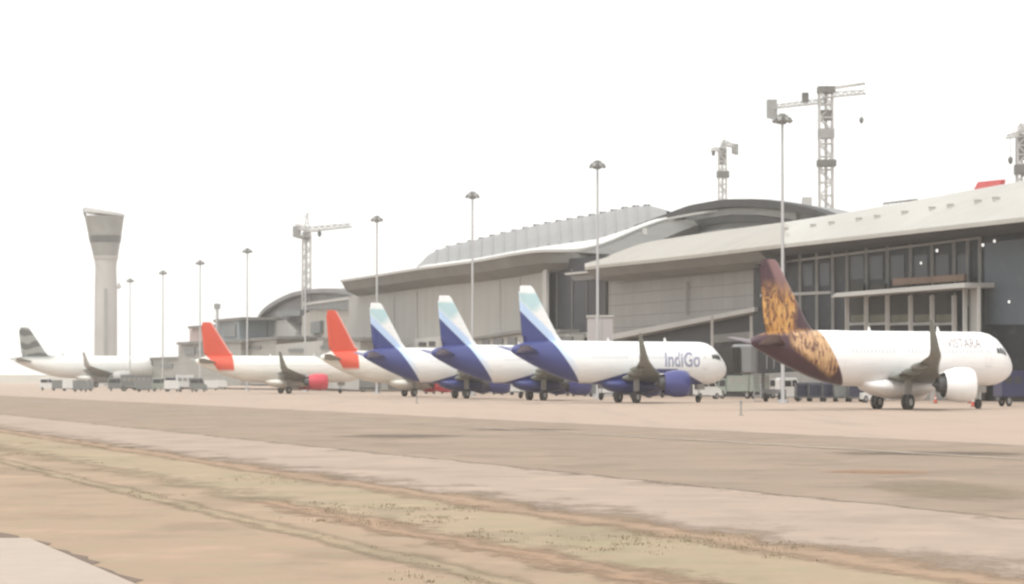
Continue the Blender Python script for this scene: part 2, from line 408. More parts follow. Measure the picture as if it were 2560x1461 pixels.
def aircraft(loc, paint, engmat, winglet_mat, words, label, group, wingmat='grey_wing'):
    t = thing('airliner', loc, label, 'airplane', group)
    B = lambda mb, name, mat, par=None: mb.build(name, mat, par or t, TH, True)
    # fuselage
    xs = [-19.87, -19.4, -18.6, -18, -17, -16, -15, -14, -13, -12, -11, -10, -9, -8, -7, -6, -4, -2, 0, 2, 4, 6, 8, 10, 12, 12.6, 13.2, 13.7, 14.2, 14.7, 15.2, 15.6, 16.0, 16.35, 16.7, 17.0, 17.25, 17.45, 17.6, 17.72]
    n = 40; rings = []
    for x in xs:
        (zc, ry, rz), _ = fus_section(x)
        rings.append([(x, ry * math.cos(2*math.pi*i/n), zc + rz * math.sin(2*math.pi*i/n)) for i in range(n)])
    mb = MB(); mb.loft(rings); fus = B(mb, 'fuselage', paint)
    # belly fairing
    rings = []
    for k in range(13):
        u = k / 12; x = 7.2 - 12.6 * u; s = math.sin(math.pi * min(1, max(0, u))) ** .45
        rings.append([(x, 2.25 * s * math.cos(a), 2.25 - .62 * s - .0 + .85 * s * math.sin(a)) for a in [2*math.pi*i/24 for i in range(24)]])
    mb = MB(); mb.loft(rings); B(mb, 'belly_fairing', paint)
    # fin
    secs = [((-10.4, 0, 5.35), 7.4, .06), ((-11.5, 0, 6.0), 6.4, .08), ((-12.2, 0, 6.55), 5.85, .085), ((-14.45, 0, 9.0), 3.9, .09), ((-16.15, 0, 10.8), 2.35, .09), ((-16.6, 0, 11.05), 1.8, .05)]
    mb = MB(); mb.loft([airfoil(le, c, th, (0, 1, 0)) for le, c, th in secs]); fin = B(mb, 'tail_fin', paint)
    mb = MB(); mb.loft([airfoil((-16.75, 0, 6.3), 1.35, .20, (0, 1, 0)), airfoil((-17.85, 0, 10.5), .85, .20, (0, 1, 0))]); B(mb, 'rudder', paint, fin)
    for s in (-1, 1):
        mb = MB(); mb.loft([airfoil((-15.2, s*.5, 4.75), 4.1, .09), airfoil((-15.9, s*1.5, 4.87), 3.6, .09), airfoil((-19.0, s*6.1, 5.38), 1.45, .08), airfoil((-19.4, s*6.25, 5.4), 1.0, .05)])
        B(mb, 'tailplane', paint if words == 'blue' or words == 'plum' else M['grey_wing'])
        # wing
        wg = [((7.0, 1.2, 2.30), 8.6, .13), ((5.9, 2.2, 2.42), 7.3, .13), ((2.9, 6.4, 2.85), 4.6, .12), ((-.2, 11.5, 3.33), 3.05, .11), ((-3.1, 16.6, 3.86), 1.75, .10)]
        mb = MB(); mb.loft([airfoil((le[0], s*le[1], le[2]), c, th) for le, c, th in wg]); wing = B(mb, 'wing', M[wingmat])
        mb = MB(); mb.loft([airfoil((-3.1, s*16.6, 3.86), 1.75, .10), airfoil((-3.5, s*17.15, 4.02), 1.5, .09, (0, -s*.5, .85)), airfoil((-3.95, s*17.5, 4.5), 1.2, .09, (0, -s, .2)),
                            airfoil((-4.9, s*17.9, 6.15), .62, .09, (0, -s, .1)), airfoil((-5.15, s*17.95, 6.4), .35, .06, (0, -s, 0))]); B(mb, 'winglet', winglet_mat, wing)
        for yy, ln, x0 in ((4.2, 3.4, .8), (8.4, 3.0, -.6), (12.2, 2.4, -2.2)):
            mb = MB(); rr = []
            for k in range(9):
                u = k / 8; q = math.sin(math.pi * (.06 + .9 * u)) ** .7; xx = x0 - ln * u
                rr.append([(xx, s*yy + .17*q*math.cos(a), 2.35 + .095*yy - .28 - .08*u + .3*q*math.sin(a)) for a in [2*math.pi*i/10 for i in range(10)]])
            mb.loft(rr); B(mb, 'flap_fairing', M[wingmat], wing)
        # engine
        ey, ez = s * 5.75, 1.85
        prof = [(8.1, .93), (8.22, 1.02), (8.15, 1.12), (7.7, 1.24), (6.8, 1.30), (5.6, 1.27), (4.5, 1.10), (3.9, .95)]
        mb = MB(); mb.loft([[(x, ey + r*math.cos(2*math.pi*i/28), ez + r*math.sin(2*math.pi*i/28)) for i in range(28)] for x, r in prof], cap=False)
        mb.loft([[(x, ey + r*math.cos(2*math.pi*i/28), ez + r*math.sin(2*math.pi*i/28)) for i in range(28)] for x, r in ((8.1, .93), (7.2, .95))], cap=False)
        eng = B(mb, 'engine', engmat)
        mb = MB(); mb.tube((7.2, ey, ez), (7.15, ey, ez), .96, .96, 28); mb.tube((7.6, ey, ez), (7.2, ey, ez), .05, .28, 14); B(mb, 'fan', M['dark_metal'], eng)
        mb = MB(); mb.tube((4.6, ey, ez), (3.0, ey, ez), .78, .52, 22); mb.tube((3.0, ey, ez), (2.3, ey, ez), .34, .06, 14); B(mb, 'exhaust_nozzle', M['dark_metal'], eng)
        mb = MB(); mb.loft([[(7.0, ey-.16, ez+1.1), (7.0, ey+.16, ez+1.1), (2.0, ey+.16, ez+.75), (2.0, ey-.16, ez+.75)], [(5.0, ey-.14, 2.78), (5.0, ey+.14, 2.78), (1.5, ey+.14, 2.7), (1.5, ey-.14, 2.7)]], smooth=False)
        B(mb, 'pylon', M['white'])
        # main gear
        gy = s * 3.8
        mb = MB(); mb.tube((0, gy, .58), (0, gy, 2.5), .13, .17, 12); mb.tube((0, gy, 1.6), (.1, gy - s*1.5, 2.4), .08); mb.tube((0, gy-.62, .58), (0, gy+.62, .58), .1)
        mb.box(-.55, .45, gy + s*.22 - .03, gy + s*.22 + .03, 1.15, 2.35)
        gear = B(mb, 'main_gear', M['strut'])
        for q in (-1, 1):
            mb = MB(); c = gy + q * .46
            rr = [(-.30, .36), (-.30, .50), (-.24, .575), (.24, .575), (.30, .50), (.30, .36)]
            mb.loft([[(r*math.cos(2*math.pi*i/24), c + yy, .578 + r*math.sin(2*math.pi*i/24)) for i in range(24)] for yy, r in rr])
            wh = B(mb, 'wheel', M['tyre'], gear)
            mb = MB(); mb.tube((0, c-.31, .578), (0, c+.31, .578), .26, .26, 16); B(mb, 'hub', M['strut'], wh)
    # nose gear
    mb = MB(); mb.tube((12.64, 0, .4), (12.9, 0, 2.2), .09, .11, 12); mb.tube((12.64, -.3, .4), (12.64, .3, .4), .07); mb.box(12.2, 13.6, .42, .47, 1.25, 2.0); mb.box(12.2, 13.6, -.47, -.42, 1.25, 2.0)
    gear = B(mb, 'nose_gear', M['strut'])
    for q in (-1, 1):
        mb = MB(); c = q * .25
        mb.loft([[(12.64 + r*math.cos(2*math.pi*i/20), c + yy, .382 + r*math.sin(2*math.pi*i/20)) for i in range(20)] for yy, r in ((-.11, .26), (-.09, .36), (-.05, .38), (.05, .38), (.09, .36), (.11, .26))])
        B(mb, 'wheel', M['tyre'], gear)
    # cockpit windows, doors, cabin windows
    for s in (-1, 1):
        mb = MB()
        patch(mb, 15.55, 16.15, .42, .78, .015, 3, 3, s); patch(mb, 14.95, 15.5, .34, .62, .015, 3, 3, s); patch(mb, 14.4, 14.9, .30, .52, .015, 3, 3, s)
        B(mb, 'cockpit_window', M['glass_dark'], fus)
        for k in range(46):
            x = -12.0 + k * .533
            if abs(x - .3) > .7 and x > (-7.0 if words in ('blue', 'plum') else -10.5): mb = MB(); patch(mb, x - .11, x + .11, .20, .36, .012, 1, 2, s); B(mb, 'cabin_window', M['win_soft'], fus)
        for dx in (13.0,) if words != 'grey' else (13.0, -12.9):
            mb = MB()
            for a in ((dx-.42, dx-.38, -.28, .62), (dx+.38, dx+.42, -.28, .62), (dx-.42, dx+.42, .60, .63), (dx-.42, dx+.42, -.29, -.26)):
                patch(mb, *a, .013, 1, 8, s)
            patch(mb, dx-.1, dx+.1, .22, .36, .013, 1, 2, s)
            B(mb, 'door', M['win_soft'], fus)
    mb = MB(); mb.loft([airfoil((7.0, 0, 5.83), .5, .1, (0, 1, 0)), airfoil((6.75, 0, 6.25), .25, .1, (0, 1, 0))]); B(mb, 'antenna', M['white'], fus)
    mb = MB(); mb.loft([airfoil((-3.0, 0, 5.83), .5, .1, (0, 1, 0)), airfoil((-3.25, 0, 6.2), .25, .1, (0, 1, 0))]); B(mb, 'antenna', M['white'], fus)
    return t, fus
M['win_soft'] = plain('pale window band', (.60, .61, .63), .3, 0, .1)

def lettering(text, parent, x0, x1, zc, h, mat, bold=.0, side=-1):
    cu = bpy.data.curves.new('t', 'FONT'); cu.body = text; cu.size = 1; cu.offset = bold; cu.resolution_u = 3
    o = bpy.data.objects.new('t', cu); COL.objects.link(o)
    me = bpy.data.meshes.new_from_object(o.evaluated_get(bpy.context.evaluated_depsgraph_get()))
    bpy.data.objects.remove(o); bpy.data.curves.remove(cu)
    import bmesh
    bm = bmesh.new(); bm.from_mesh(me); bmesh.ops.triangulate(bm, faces=bm.faces)
    for _ in range(2): bmesh.ops.subdivide_edges(bm, edges=[e for e in bm.edges if e.calc_length() > .15], cuts=1)
    xs = [v.co.x for v in bm.verts]; ys = [v.co.y for v in bm.verts]
    a, b, c, d = min(xs), max(xs), min(ys), max(ys)
    mb = MB(); idx = {}
    vs = []
    for i, v in enumerate(bm.verts):
        idx[v] = i
        u = (v.co.x - a) / (b - a); q = (v.co.y - c) / (d - c)
        x = x0 + (x1 - x0) * u if side < 0 else x1 - (x1 - x0) * u
        z = zc - h/2 + h*q
        (fz, ry, rz), _ = fus_section(x)
        ang = math.asin(max(-.99, min(.99, (z - fz) / rz)))
        p = skin_point(x, ang, .02)
        vs.append((p[0], p[1] if side < 0 else -p[1], p[2]))
    mb.add(vs, [tuple(idx[v] for v in f.verts) for f in bm.faces]); bm.free(); bpy.data.meshes.remove(me)
    return mb.build('lettering', mat, parent, TH, True)

P_BLUE = mat_indigo(); P_PLUM = mat_vistara(); P_RED = mat_red(); P_GREY = mat_grey()
ind3, fus = aircraft((11.0, 306, .01), P_BLUE, M['eng_blue'], M['grey_wing'], 'blue',
    'white airliner with blue fin and belly, nearest of the three blue-tailed ones', 'airplanes parked nose-in along the terminal')
for s in (-1, 1): lettering('IndiGo', fus, 5.9, 12.1, 4.15, 1.45, M['letter'], .02, s)
copy_tree(ind3, (2.6, 342, .01), 'white airliner with blue fin, middle one of the three blue-tailed airliners')
copy_tree(ind3, (-6.0, 374, .01), 'white airliner with blue fin, farthest of the three, beside the orange-red fin')
vis, fus = aircraft((28.5, 240, .01), P_PLUM, M['eng_white'], M['grey_wing'], 'plum',
    'white airliner with plum tail covered in gold patterns, nearest airplane on the right', 'airplanes parked nose-in along the terminal')
for s in (-1, 1): lettering('VISTARA', fus, 7.0, 12.0, 4.98, .72, M['letter_grey'], .0, s)
mb = MB(); patch(mb, -7.4, -6.8, .30, .62, .02)
red1, fus = aircraft((-35.5, 500, .01), P_RED, M['eng_red'], M['grey_wing'], 'red',
    'cream airliner with red fin and crimson engine, leftmost of the red-tailed two', 'airplanes parked nose-in along the terminal')
copy_tree(red1, (-13.3, 414, .01), 'cream airliner with orange-red fin just left of the first blue-tailed one')
far, fus = aircraft((-112.4, 860, .01), P_GREY, M['eng_grey'], M['eng_grey'], 'grey',
    'large pale airliner with dark grey fin at the far left of the apron', 'airplanes parked nose-in along the terminal')
far.scale = (1.8, 1.45, 1.45)
red1.scale = (1.2, 1, 1)

# ------------------------------------------------------------------ floodlight masts
def mast(loc, label):
    t = thing('floodlight_mast', loc, label, 'light mast', 'tall floodlight masts along the apron')
    mb = MB(); mb.tube((0,0,0), (0,0,27), .19, .11, 16); mb.tube((0,0,0), (0,0,.35), .5, .5, 16); mb.build('pole', M['mast'], t, None, True)
    mb = MB(); n = 18
    for i in range(n):
        a = 2*math.pi*i/n; b = 2*math.pi*(i+1)/n
        mb.bar((.52*math.cos(a), .8*math.sin(a), 26.6), (.52*math.cos(b), .8*math.sin(b), 26.6), .09)
        mb.bar((.52*math.cos(a), .8*math.sin(a), 27.1), (.52*math.cos(b), .8*math.sin(b), 27.1), .07)
    for i in range(6):
        a = 2*math.pi*i/6; mb.bar((0,0,26.6), (.52*math.cos(a), .8*math.sin(a), 26.6), .07)
    mb.tube((0,0,26.3), (0,0,27.3), .3, .3, 14)
    mb.build('lamp_ring', M['lamp'], t, None, True)
    for i in range(8):
        a = 2*math.pi*(i+.5)/8; c = (.60*math.cos(a), .9*math.sin(a), 26.62); mb = MB()
        d = (math.cos(a)*.16, math.sin(a)*.16)
        mb.loft([[(c[0]-d[1]*1.2, c[1]+d[0]*1.2, 26.95), (c[0]+d[1]*1.2, c[1]-d[0]*1.2, 26.95), (c[0]+d[1]+d[0], c[1]-d[0]+d[1], 26.4), (c[0]-d[1]+d[0], c[1]+d[0]+d[1], 26.4)],
                 [(c[0]+d[0]-d[1]*1.2, c[1]+d[1]+d[0]*1.2, 26.95), (c[0]+d[0]+d[1]*1.2, c[1]+d[1]-d[0]*1.2, 26.95), (c[0]+d[1]+d[0]*2.6, c[1]-d[0]+d[1]*2.6, 26.55), (c[0]-d[1]+d[0]*2.6, c[1]+d[0]+d[1]*2.6, 26.55)]], smooth=False)
        mb.build('floodlight', M['lamp'], t, None, True)
    return t
mdata = [(1957, 292, 'tallest-looking floodlight mast, in front of the glass hall left of the big crane'),
         (1494, 408, 'floodlight mast rising before the dark glass recess of the terminal'),
         (1181, 485, 'floodlight mast above the left part of the wavy terminal roof'),
         (942, 545, 'floodlight mast right of the distant tower crane, above the terminal eave'),
         (763, 589, 'floodlight mast standing in line with the distant tower crane'),
         (618, 625, 'floodlight mast left of the far curved terminal roof'),
         (500, 655, 'floodlight mast just above the leftmost red airplane fin'),
         (407, 680, 'second floodlight mast to the right of the control tower'),
         (325, 700, 'smallest floodlight mast, closest to the control tower')]
m0 = None
for px, py, lab in mdata:
    Y = F / ((HOR - py) / 24.7)
    if m0 is None: m0 = mast(GP(px, Y, .01), lab)
    else: copy_tree(m0, GP(px, Y, .01), lab)

# ------------------------------------------------------------------ control tower
def control_tower():
    Y = 1050.0; S = F / Y; X = (264 - 1280) / S
    t = thing('control_tower', (X, Y, 0), 'tall concrete control tower flaring to a wide slanted top', 'control tower')
    zz = lambda py: EYE + (HOR - py) / S
    conc = plain('tower concrete', (.40, .395, .38), .8, 0, .10, .08)
    conc2 = plain('tower dark cladding', (.26, .265, .255), .6, 0, .15, .2)
    def ring(py, x0, x1, n=28, dz0=0, dz1=0):
        c = ((x0 + x1) / 2 - 264) / S; r = (x1 - x0) / 2 / S
        return [(c + r*math.cos(a), r*1.3*math.sin(a), zz(py) + dz0*(1-math.cos(a))/2 + dz1*(1+math.cos(a))/2) for a in [2*math.pi*i/n for i in range(n)]]
    mb = MB(); b = ring(900, 236, 293); b0 = [(p[0], p[1], 0) for p in b]
    mb.loft([b0, b, ring(720, 237, 292), ring(670, 238, 290), ring(640, 234, 293)]); mb.build('shaft', conc, t, None, True)
    mb = MB(); mb.loft([ring(640, 233, 294), ring(620, 228, 297), ring(590, 221, 302), ring(545, 212, 308), ring(541, 210, 309)]); mb.build('flared_head', conc2, t, None, True)
    mb = MB(); mb.loft([ring(541, 209, 310, dz0=1.2, dz1=-.2), ring(534, 209, 310, dz0=2.0, dz1=-.4), ring(531, 214, 303, dz0=1.0, dz1=-.4)]); mb.build('roof', conc, t, None, True)
    mb = MB(); mb.loft([ring(607, 224, 300), ring(590, 220.5, 303)]); mb.build('window_band', M['far_glass'], t, None, True)
    mb = MB(); mb.loft([ring(648, 234, 294), ring(640, 232, 295)]); mb.build('gallery', conc, t, None, True)
    mb = MB(); p = ((270 - 264)/S, -34/S/1.0); r = 57/2/S
    mb.box(-2/S + 3/S, 9/S, -r*1.3 - .35, -r*1.3 + .8, 0, zz(722)); mb.build('stair_slot', conc2, t, None, True)
    mb = MB(); mb.bar((-52/S, 0, zz(540)), (-56/S, 0, zz(522)), .7); mb.build('roof_horn', conc2, t, None, True)
    mb = MB(); mb.box(27/S, 37/S, -1, 1, zz(722), zz(714)); mb.tube((33/S, 0, zz(714)), (33/S, 0, zz(708)), .3); mb.build('bracket_platform', conc, t, None, True)
M['far_glass'] = plain('far window glass', (.09, .10, .10), .4)
control_tower()

# ------------------------------------------------------------------ tower cranes
def crane(px, Y, ytop, ybase, half, label, jibs, cab, weight=None, apex=None, collars=(), hook=None, extra=()):
    S = F / Y; X = (px - 1280) / S
    t = thing('tower_crane', (X, Y, 0), label, 'tower crane', 'tower cranes beyond the terminal')
    zz = lambda py: EYE + (HOR - py) / S
    xx = lambda q: (q - px) / S
    h = half; mb = MB(); z = 0; zt = zz(ytop)
    for a in (-1, 1):
        for b in (-1, 1): mb.bar((a*h, b*h, 0), (a*h, b*h, zt), .30)
    st = h * 2.0; k = 0
    while z < zt - .1:
        z2 = min(zt, z + st); s = 1 if k % 2 else -1
        for b in (-1, 1):
            mb.bar((-h*s, b*h, z), (h*s, b*h, z2), .2); mb.bar((b*h, -h*s, z), (b*h, h*s, z2), .2)
            mb.bar((-h, b*h, z2), (h, b*h, z2), .2); mb.bar((b*h, -h, z2), (b*h, h, z2), .2)
        z = z2; k += 1
    mb.tube((0, 0, 0), (0, 0, zt*.999), h*.22, h*.22, 10)         # ladder cage and hydraulic core up the middle
    mb.build('tower', M['crane'], t, None, True)
    for x0, y0, x1, y1, th, nm in jibs:
        a = Vector((xx(x0), 0, zz(y0))); b = Vector((xx(x1), -abs(xx(x1)) * .8 if nm == 'jib' else abs(xx(x1)) * .8, zz(y1)))
        mb = MB(); d = b - a; L = d.length; n = max(4, int(L / (th * 1.6))); wv = Vector((-d.y, d.x, 0)); wv = wv.normalized() * th * .5
        mb.bar(a + wv, b + wv, .22); mb.bar(a - wv, b - wv, .22); mb.bar(a + Vector((0,0,th)), b + Vector((0,0,th*.7)), .22)
        for i in range(n):
            p = a + d * (i / n); q = a + d * ((i + .5) / n); r_ = a + d * ((i + 1) / n); u = Vector((0,0,th * (1 - .3 * (i+.5)/n)))
            for w3 in (wv, -wv): mb.bar(p + w3, q + u, .12); mb.bar(q + u, r_ + w3, .12)
            mb.bar(p - wv, p + wv, .12)
        mb.build(nm, M['crane'], t, None, True)
    mb = MB(); x0, x1, y0, y1 = cab; mb.box(xx(x0), xx(x1), -h, h, zz(y1), zz(y0)); mb.box(xx(x0)-.1, xx(x1)+.1, -h-.1, h+.1, zz(y0), zz(y0)+.2); mb.build('cab', M['crane_dark'], t, None, True)
    if weight:
        mb = MB(); x0, x1, y0, y1 = weight; yy = abs(xx((x0+x1)/2)) * .8
        n = 3
        for i in range(n): mb.box(xx(x0 + (x1-x0)*i/n) + .05, xx(x0 + (x1-x0)*(i+1)/n), yy - .9, yy + .9, zz(y1) - .15*i, zz(y0))
        mb.build('counterweight', M['concrete_block'], t, None, True)
    if apex:
        mb = MB(); ax, ay = apex
        for a in (-1, 1):
            for b in (-1, 1): mb.bar((a*h*.8, b*h*.8, zt), (xx(ax), 0, zz(ay)), .2)
        for i in (1, 2, 3):
            q = i/4; w3 = h*.8*(1-q); zq = zt + (zz(ay)-zt)*q
            for b in (-1, 1): mb.bar((-w3, b*w3, zq), (w3, b*w3, zq), .15)
        for x0, y0, x1, y1, th, nm in jibs: 
            mb.bar((xx(ax), 0, zz(ay)), (xx(x0+(x1-x0)*.7), (-1 if nm == 'jib' else 1)*abs(xx(x0+(x1-x0)*.7))*.8, zz(y0+(y1-y0)*.7)+th*.8), .10)
        mb.build('apex', M['crane'], t, None, True)
    for y0, y1, g_ in collars:
        mb = MB(); mb.box(-h-g_, h+g_*1.4, -h-g_, h+g_, zz(y1), zz(y0)); mb.build('climbing_collar', M['crane_dark'] if g_ > .25 else M['concrete_block'], t, None, True)
    if hook:
        hx, h0, h1 = hook; mb = MB(); yy = -abs(xx(hx)) * .8
        mb.bar((xx(hx)-.12, yy, zz(h0)), (xx(hx)-.12, yy, zz(h1)), .05); mb.bar((xx(hx)+.12, yy, zz(h0)), (xx(hx)+.12, yy, zz(h1)), .05)
        mb.loft([[(xx(hx) + r*math.cos(a), yy + r*math.sin(a), zz(h1)+dz) for a in [2*math.pi*i/12 for i in range(12)]] for r, dz in ((.1, .6), (.4, .4), (.42, -.2), (.15, -.7))])
        mb.build('hook_block', M['crane_dark'], t, None, True)
    for x0, x1, y0, y1, off in extra:
        mb = MB(); mb.box(xx(x0), xx(x1), off - .7, off + .7, zz(y1), zz(y0)); mb.bar((xx(x0), off-.8, zz(y0)+.5), (xx(x1), off-.8, zz(y0)+.5), .1); mb.build('winch_housing', M['crane_dark'], t, None, True)
    return t
crane(2066, 640, 226, 560, 1.3, 'largest tower crane, thick lattice mast rising behind the arched roof', 
      [(2066, 243, 2156, 240, 1.0, 'jib'), (2066, 256, 1942, 262, .9, 'counter_jib'), (2066, 224, 2156, 216, .35, 'jib')], (2054, 2079, 278, 300),
      (1926, 1952, 240, 286), None, [(322, 346, .2), (400, 416, .45), (216, 232, .35)], (2148, 248, 305), [(2010, 2026, 228, 252, 3.0)])
crane(1807, 760, 372, 540, .9, 'small tower crane above the peak of the arched roof',
      [(1807, 378, 1778, 378, .8, 'jib'), (1807, 362, 1842, 366, .9, 'counter_jib')], (1800, 1814, 372, 412), (1832, 1848, 358, 382), (1812, 348), [(428, 444, .45)], (1783, 378, 384))
crane(2556, 560, 330, 520, .8, 'tower crane cut by the right edge above the pier roof',
      [(2556, 340, 2515, 348, .8, 'jib'), (2556, 326, 2600, 318, .9, 'counter_jib')], (2545, 2562, 340, 400), (2596, 2616, 315, 345), (2554, 308), [(412, 436, .4)], (2524, 348, 402))
crane(766, 700, 585, 760, .85, 'distant tower crane with a long thin jib above the far curved roof',
      [(766, 580, 880, 572, 1.0, 'jib'), (766, 578, 736, 568, 1.0, 'counter_jib')], (758, 774, 584, 604), (730, 750, 565, 592), (768, 532), [], (800, 578, 586))

# ------------------------------------------------------------------ terminal
def roof_mat(name, c1, c2, rib=1.1):
    g = G(name); v, x, y, z = g.loc()
    n = g.ramp(g.noise(g.vmul(v, (.06, .02, .06)), 1.0, 5, .6), .35, .65)
    c = g.mix(n, c1, c2)
    st = g.ramp(g.noise(g.vmul(v, (.15, 1.0, .15)), .35, 4, .6), .5, .75)
    c = g.mix(g.M('MULTIPLY', st, .35), c, tuple(k * .6 for k in c1))
    r = g.M('ABSOLUTE', g.M('SUBTRACT', g.M('FRACT', g.M('DIVIDE', y, rib)), .5))
    rr = g.ramp(r, .40, .48); c = g.mix(g.M('MULTIPLY', rr, .22), c, tuple(k * .5 for k in c1))
    g.bump(rr, .5, .06)
    return g.done(c, .5, .0, .4)
def panel_mat(name, c1, c2, pw=4.2, ph=1.6, joint=.35):
    g = G(name); v, x, y, z = g.loc()
    cx = g.n('ShaderNodeCombineXYZ'); g.put(cx.inputs[0], y); g.put(cx.inputs[1], z)
    br = g.n('ShaderNodeTexBrick', offset=0.0); g.put(br.inputs['Vector'], cx.outputs[0])
    br.inputs['Color1'].default_value = (*c1, 1); br.inputs['Color2'].default_value = (*c2, 1); br.inputs['Mortar'].default_value = (*[k * .45 for k in c1], 1)
    br.inputs['Scale'].default_value = 1; br.inputs['Mortar Size'].default_value = .045; br.inputs['Brick Width'].default_value = pw; br.inputs['Row Height'].default_value = ph
    br.inputs['Mortar Smooth'].default_value = .3
    n = g.ramp(g.noise(g.vmul(v, (.25, .25, .07)), 1.0, 6, .65), .38, .68)
    c = g.mix(g.M('MULTIPLY', n, joint), br.outputs['Color'], tuple(k * .72 for k in c2))
    return g.done(c, .6, 0, .3)
def glass_mat(name, c1, c2, c3, s=.25, pane=3.0):
    g = G(name); v, x, y, z = g.loc()
    a = g.ramp(g.noise(g.vmul(v, (.3, .3, 1.2)), s, 5, .65), .35, .68)
    c = g.mix(a, c1, c2)
    b = g.ramp(g.noise(g.vmul(v, (.5, .5, 1)), s * 3.5, 4, .7), .56, .78)
    c = g.mix(b, c, c3)
    return g.done(c, .4, 0, .05)
m_roof = roof_mat('cream pier roof sheeting', (0.387, 0.369, 0.329), (0.468, 0.455, 0.414))
m_roof2 = roof_mat('tan grey pier roof sheeting', (.32, .29, .25), (.37, .345, .30))
m_roofg = roof_mat('grey ribbed roof sheeting', (.20, .20, .195), (.25, .25, .245), 3.4)
m_roofw = roof_mat('white roof sheeting', (.56, .56, .54), (.64, .64, .61), 6)
m_trim = plain('pale metal trim', (.42, .41, .385), .5, 0, .08, .1)
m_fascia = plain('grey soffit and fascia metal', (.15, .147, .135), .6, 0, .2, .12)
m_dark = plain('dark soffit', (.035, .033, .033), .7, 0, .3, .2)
m_panel = panel_mat('grey cladding panels', (.27, .265, .25), (.29, .285, .27))
m_panel2 = panel_mat('warm grey cladding panels', (.36, .35, .325), (.35, .34, .315), 5.5, 30)
m_glass = glass_mat('dark tinted glazing', (.014, .018, .024), (.028, .032, .038), (.07, .07, .072))
m_glassb = glass_mat('blue grey glazing', (.095, .115, .135), (.075, .09, .11), (.13, .16, .16), .12)
m_glassd = glass_mat('deep recess glazing', (.035, .037, .046), (.022, .024, .032), (.06, .07, .06), .12)
m_mull = plain('window mullion metal', (.31, .305, .29), .5, 0, .15, .5)
m_post = plain('pale steel post', (.42, .40, .37), .5, 0, .08, .5)
m_bluep = plain('blue black pane', (.018, .024, .034), .35, 0, .4, .4, .2)
m_pane = plain('dark warm pane', (.022, .020, .017), .5, 0, .4, .3, .1)
m_olive = plain('olive blind', (.12, .115, .08), .7, 0, .2, .5)
m_orange = plain('rust orange band', (.15, .085, .05), .6, 0, .25, .3)
m_red = plain('red painted sheet', (.60, .09, .09), .5, 0, .1, .5)
m_glow = bpy.data.materials.new('glowing white spot'); m_glow.use_nodes = True  # white surface with a weak glow of its own
pb = m_glow.node_tree.nodes['Principled BSDF']; pb.inputs['Base Color'].default_value = (.8, .8, .8, 1)
pb.inputs['Emission Color'].default_value = (1, .97, .92, 1); pb.inputs['Emission Strength'].default_value = .8
BACK = (1, .27, 0)
def back(d): return (d * BACK[0], d * BACK[1], 0)
def panelpoly(mb, pts, A, d):                # outline on plane A pushed back by d metres
    return mb.prism([FP(px, py, A) for px, py in pts], back(d))
def wall_band(mb, px0, px1, zt0, zt1, zb0, zb1, A, d):
    pts = []
    for px, z in ((px0, zt0), (px1, zt1), (px1, zb1), (px0, zb0)):
        x, y, _ = FP(px, 0, A); pts.append((x, y, z))
    return mb.prism(pts, back(d))
def Yat(px, A): return A / ((px - 1280) / F + SL)
def zat(px, py, A): return EYE + (HOR - py) / F * Yat(px, A)

# ---- glass pier (right)
AF = 135.0
pier = thing('pier_building', AX(AF + 8, 320, 0), 'long terminal pier with dark glass hall and curved cream roof at the right', 'building')
# roof: loft from the eave to the ridge and down the back
eave = [(1462, 668), (1480, 664), (1600, 652), (1760, 634), (1890, 618), (2060, 599), (2300, 572), (2560, 543), (2900, 503)]
ridge = [(1462, 667), (1484, 660), (1600, 613), (1761, 588), (1959, 562), (2094, 541), (2210, 520), (2440, 478), (2700, 430)]
def dens(poly, n):
    L = [0]
    for a, b in zip(poly, poly[1:]): L.append(L[-1] + math.dist(a, b))
    o = []
    for i in range(n + 1):
        s = L[-1] * i / n; k = max(j for j in range(len(L) - 1) if L[j] <= s + 1e-9)
        t = (s - L[k]) / (L[k+1] - L[k]); o.append((poly[k][0] + (poly[k+1][0] - poly[k][0]) * t, poly[k][1] + (poly[k+1][1] - poly[k][1]) * t))
    return o
def smooth_poly(poly, n):
    P = dens(poly, n)
    for _ in range(3): P = [P[0]] + [((a[0] + 2*b[0] + c[0]) / 4, (a[1] + 2*b[1] + c[1]) / 4) for a, b, c in zip(P, P[1:], P[2:])] + [P[-1]]
    return P
NE = 60
E = [Vector(FP(x, y, AF - 3.5)) for x, y in smooth_poly(eave, NE)]
RG = [Vector(FP(x, y, AF + 15)) for x, y in smooth_poly(ridge, NE)]
rings = []
for e, r_ in zip(E, RG):
    col = []
    for k in range(9):
        u = k / 8; p = e.lerp(r_, u); p.z = e.z + (r_.z - e.z) * math.sin(u * math.pi / 2) ** .9; col.append(p)
    b = r_ + Vector((14, 4, 0)); b.z = max(8, r_.z - 5)
    col += [r_.lerp(b, .5) + Vector((0, 0, 1.2)), b]
    rings.append([tuple(p) for p in col])
mb = MB(); mb.loft(rings, closed=False, cap=False)
mb.loft([[(p[0], p[1], p[2] - .45) for p in c] for c in rings], closed=False, cap=False)
mb.loft([[c[0], (c[0][0], c[0][1], c[0][2] - .45)] for c in rings], closed=False, cap=False)
roof = mb.build('roof', m_roof, pier)
roof.data.materials.append(m_roof2)
for pg in roof.data.polygons:
    cx = sum((roof.data.vertices[i].co.y for i in pg.vertices)) / len(pg.vertices) + pier.location.y; cxx = sum((roof.data.vertices[i].co.x for i in pg.vertices)) / len(pg.vertices) + pier.location.x
    if cxx / cx * F + 1280 < 1968: pg.material_index = 1
mb = MB(); mb.loft([[(p.x + dx, p.y + dx*.27, p.z + dz) for dx, dz in ((.25, -.46), (3.6, -.75), (3.6, -2.1), (1.2, -1.55))] for p in E], smooth=False)

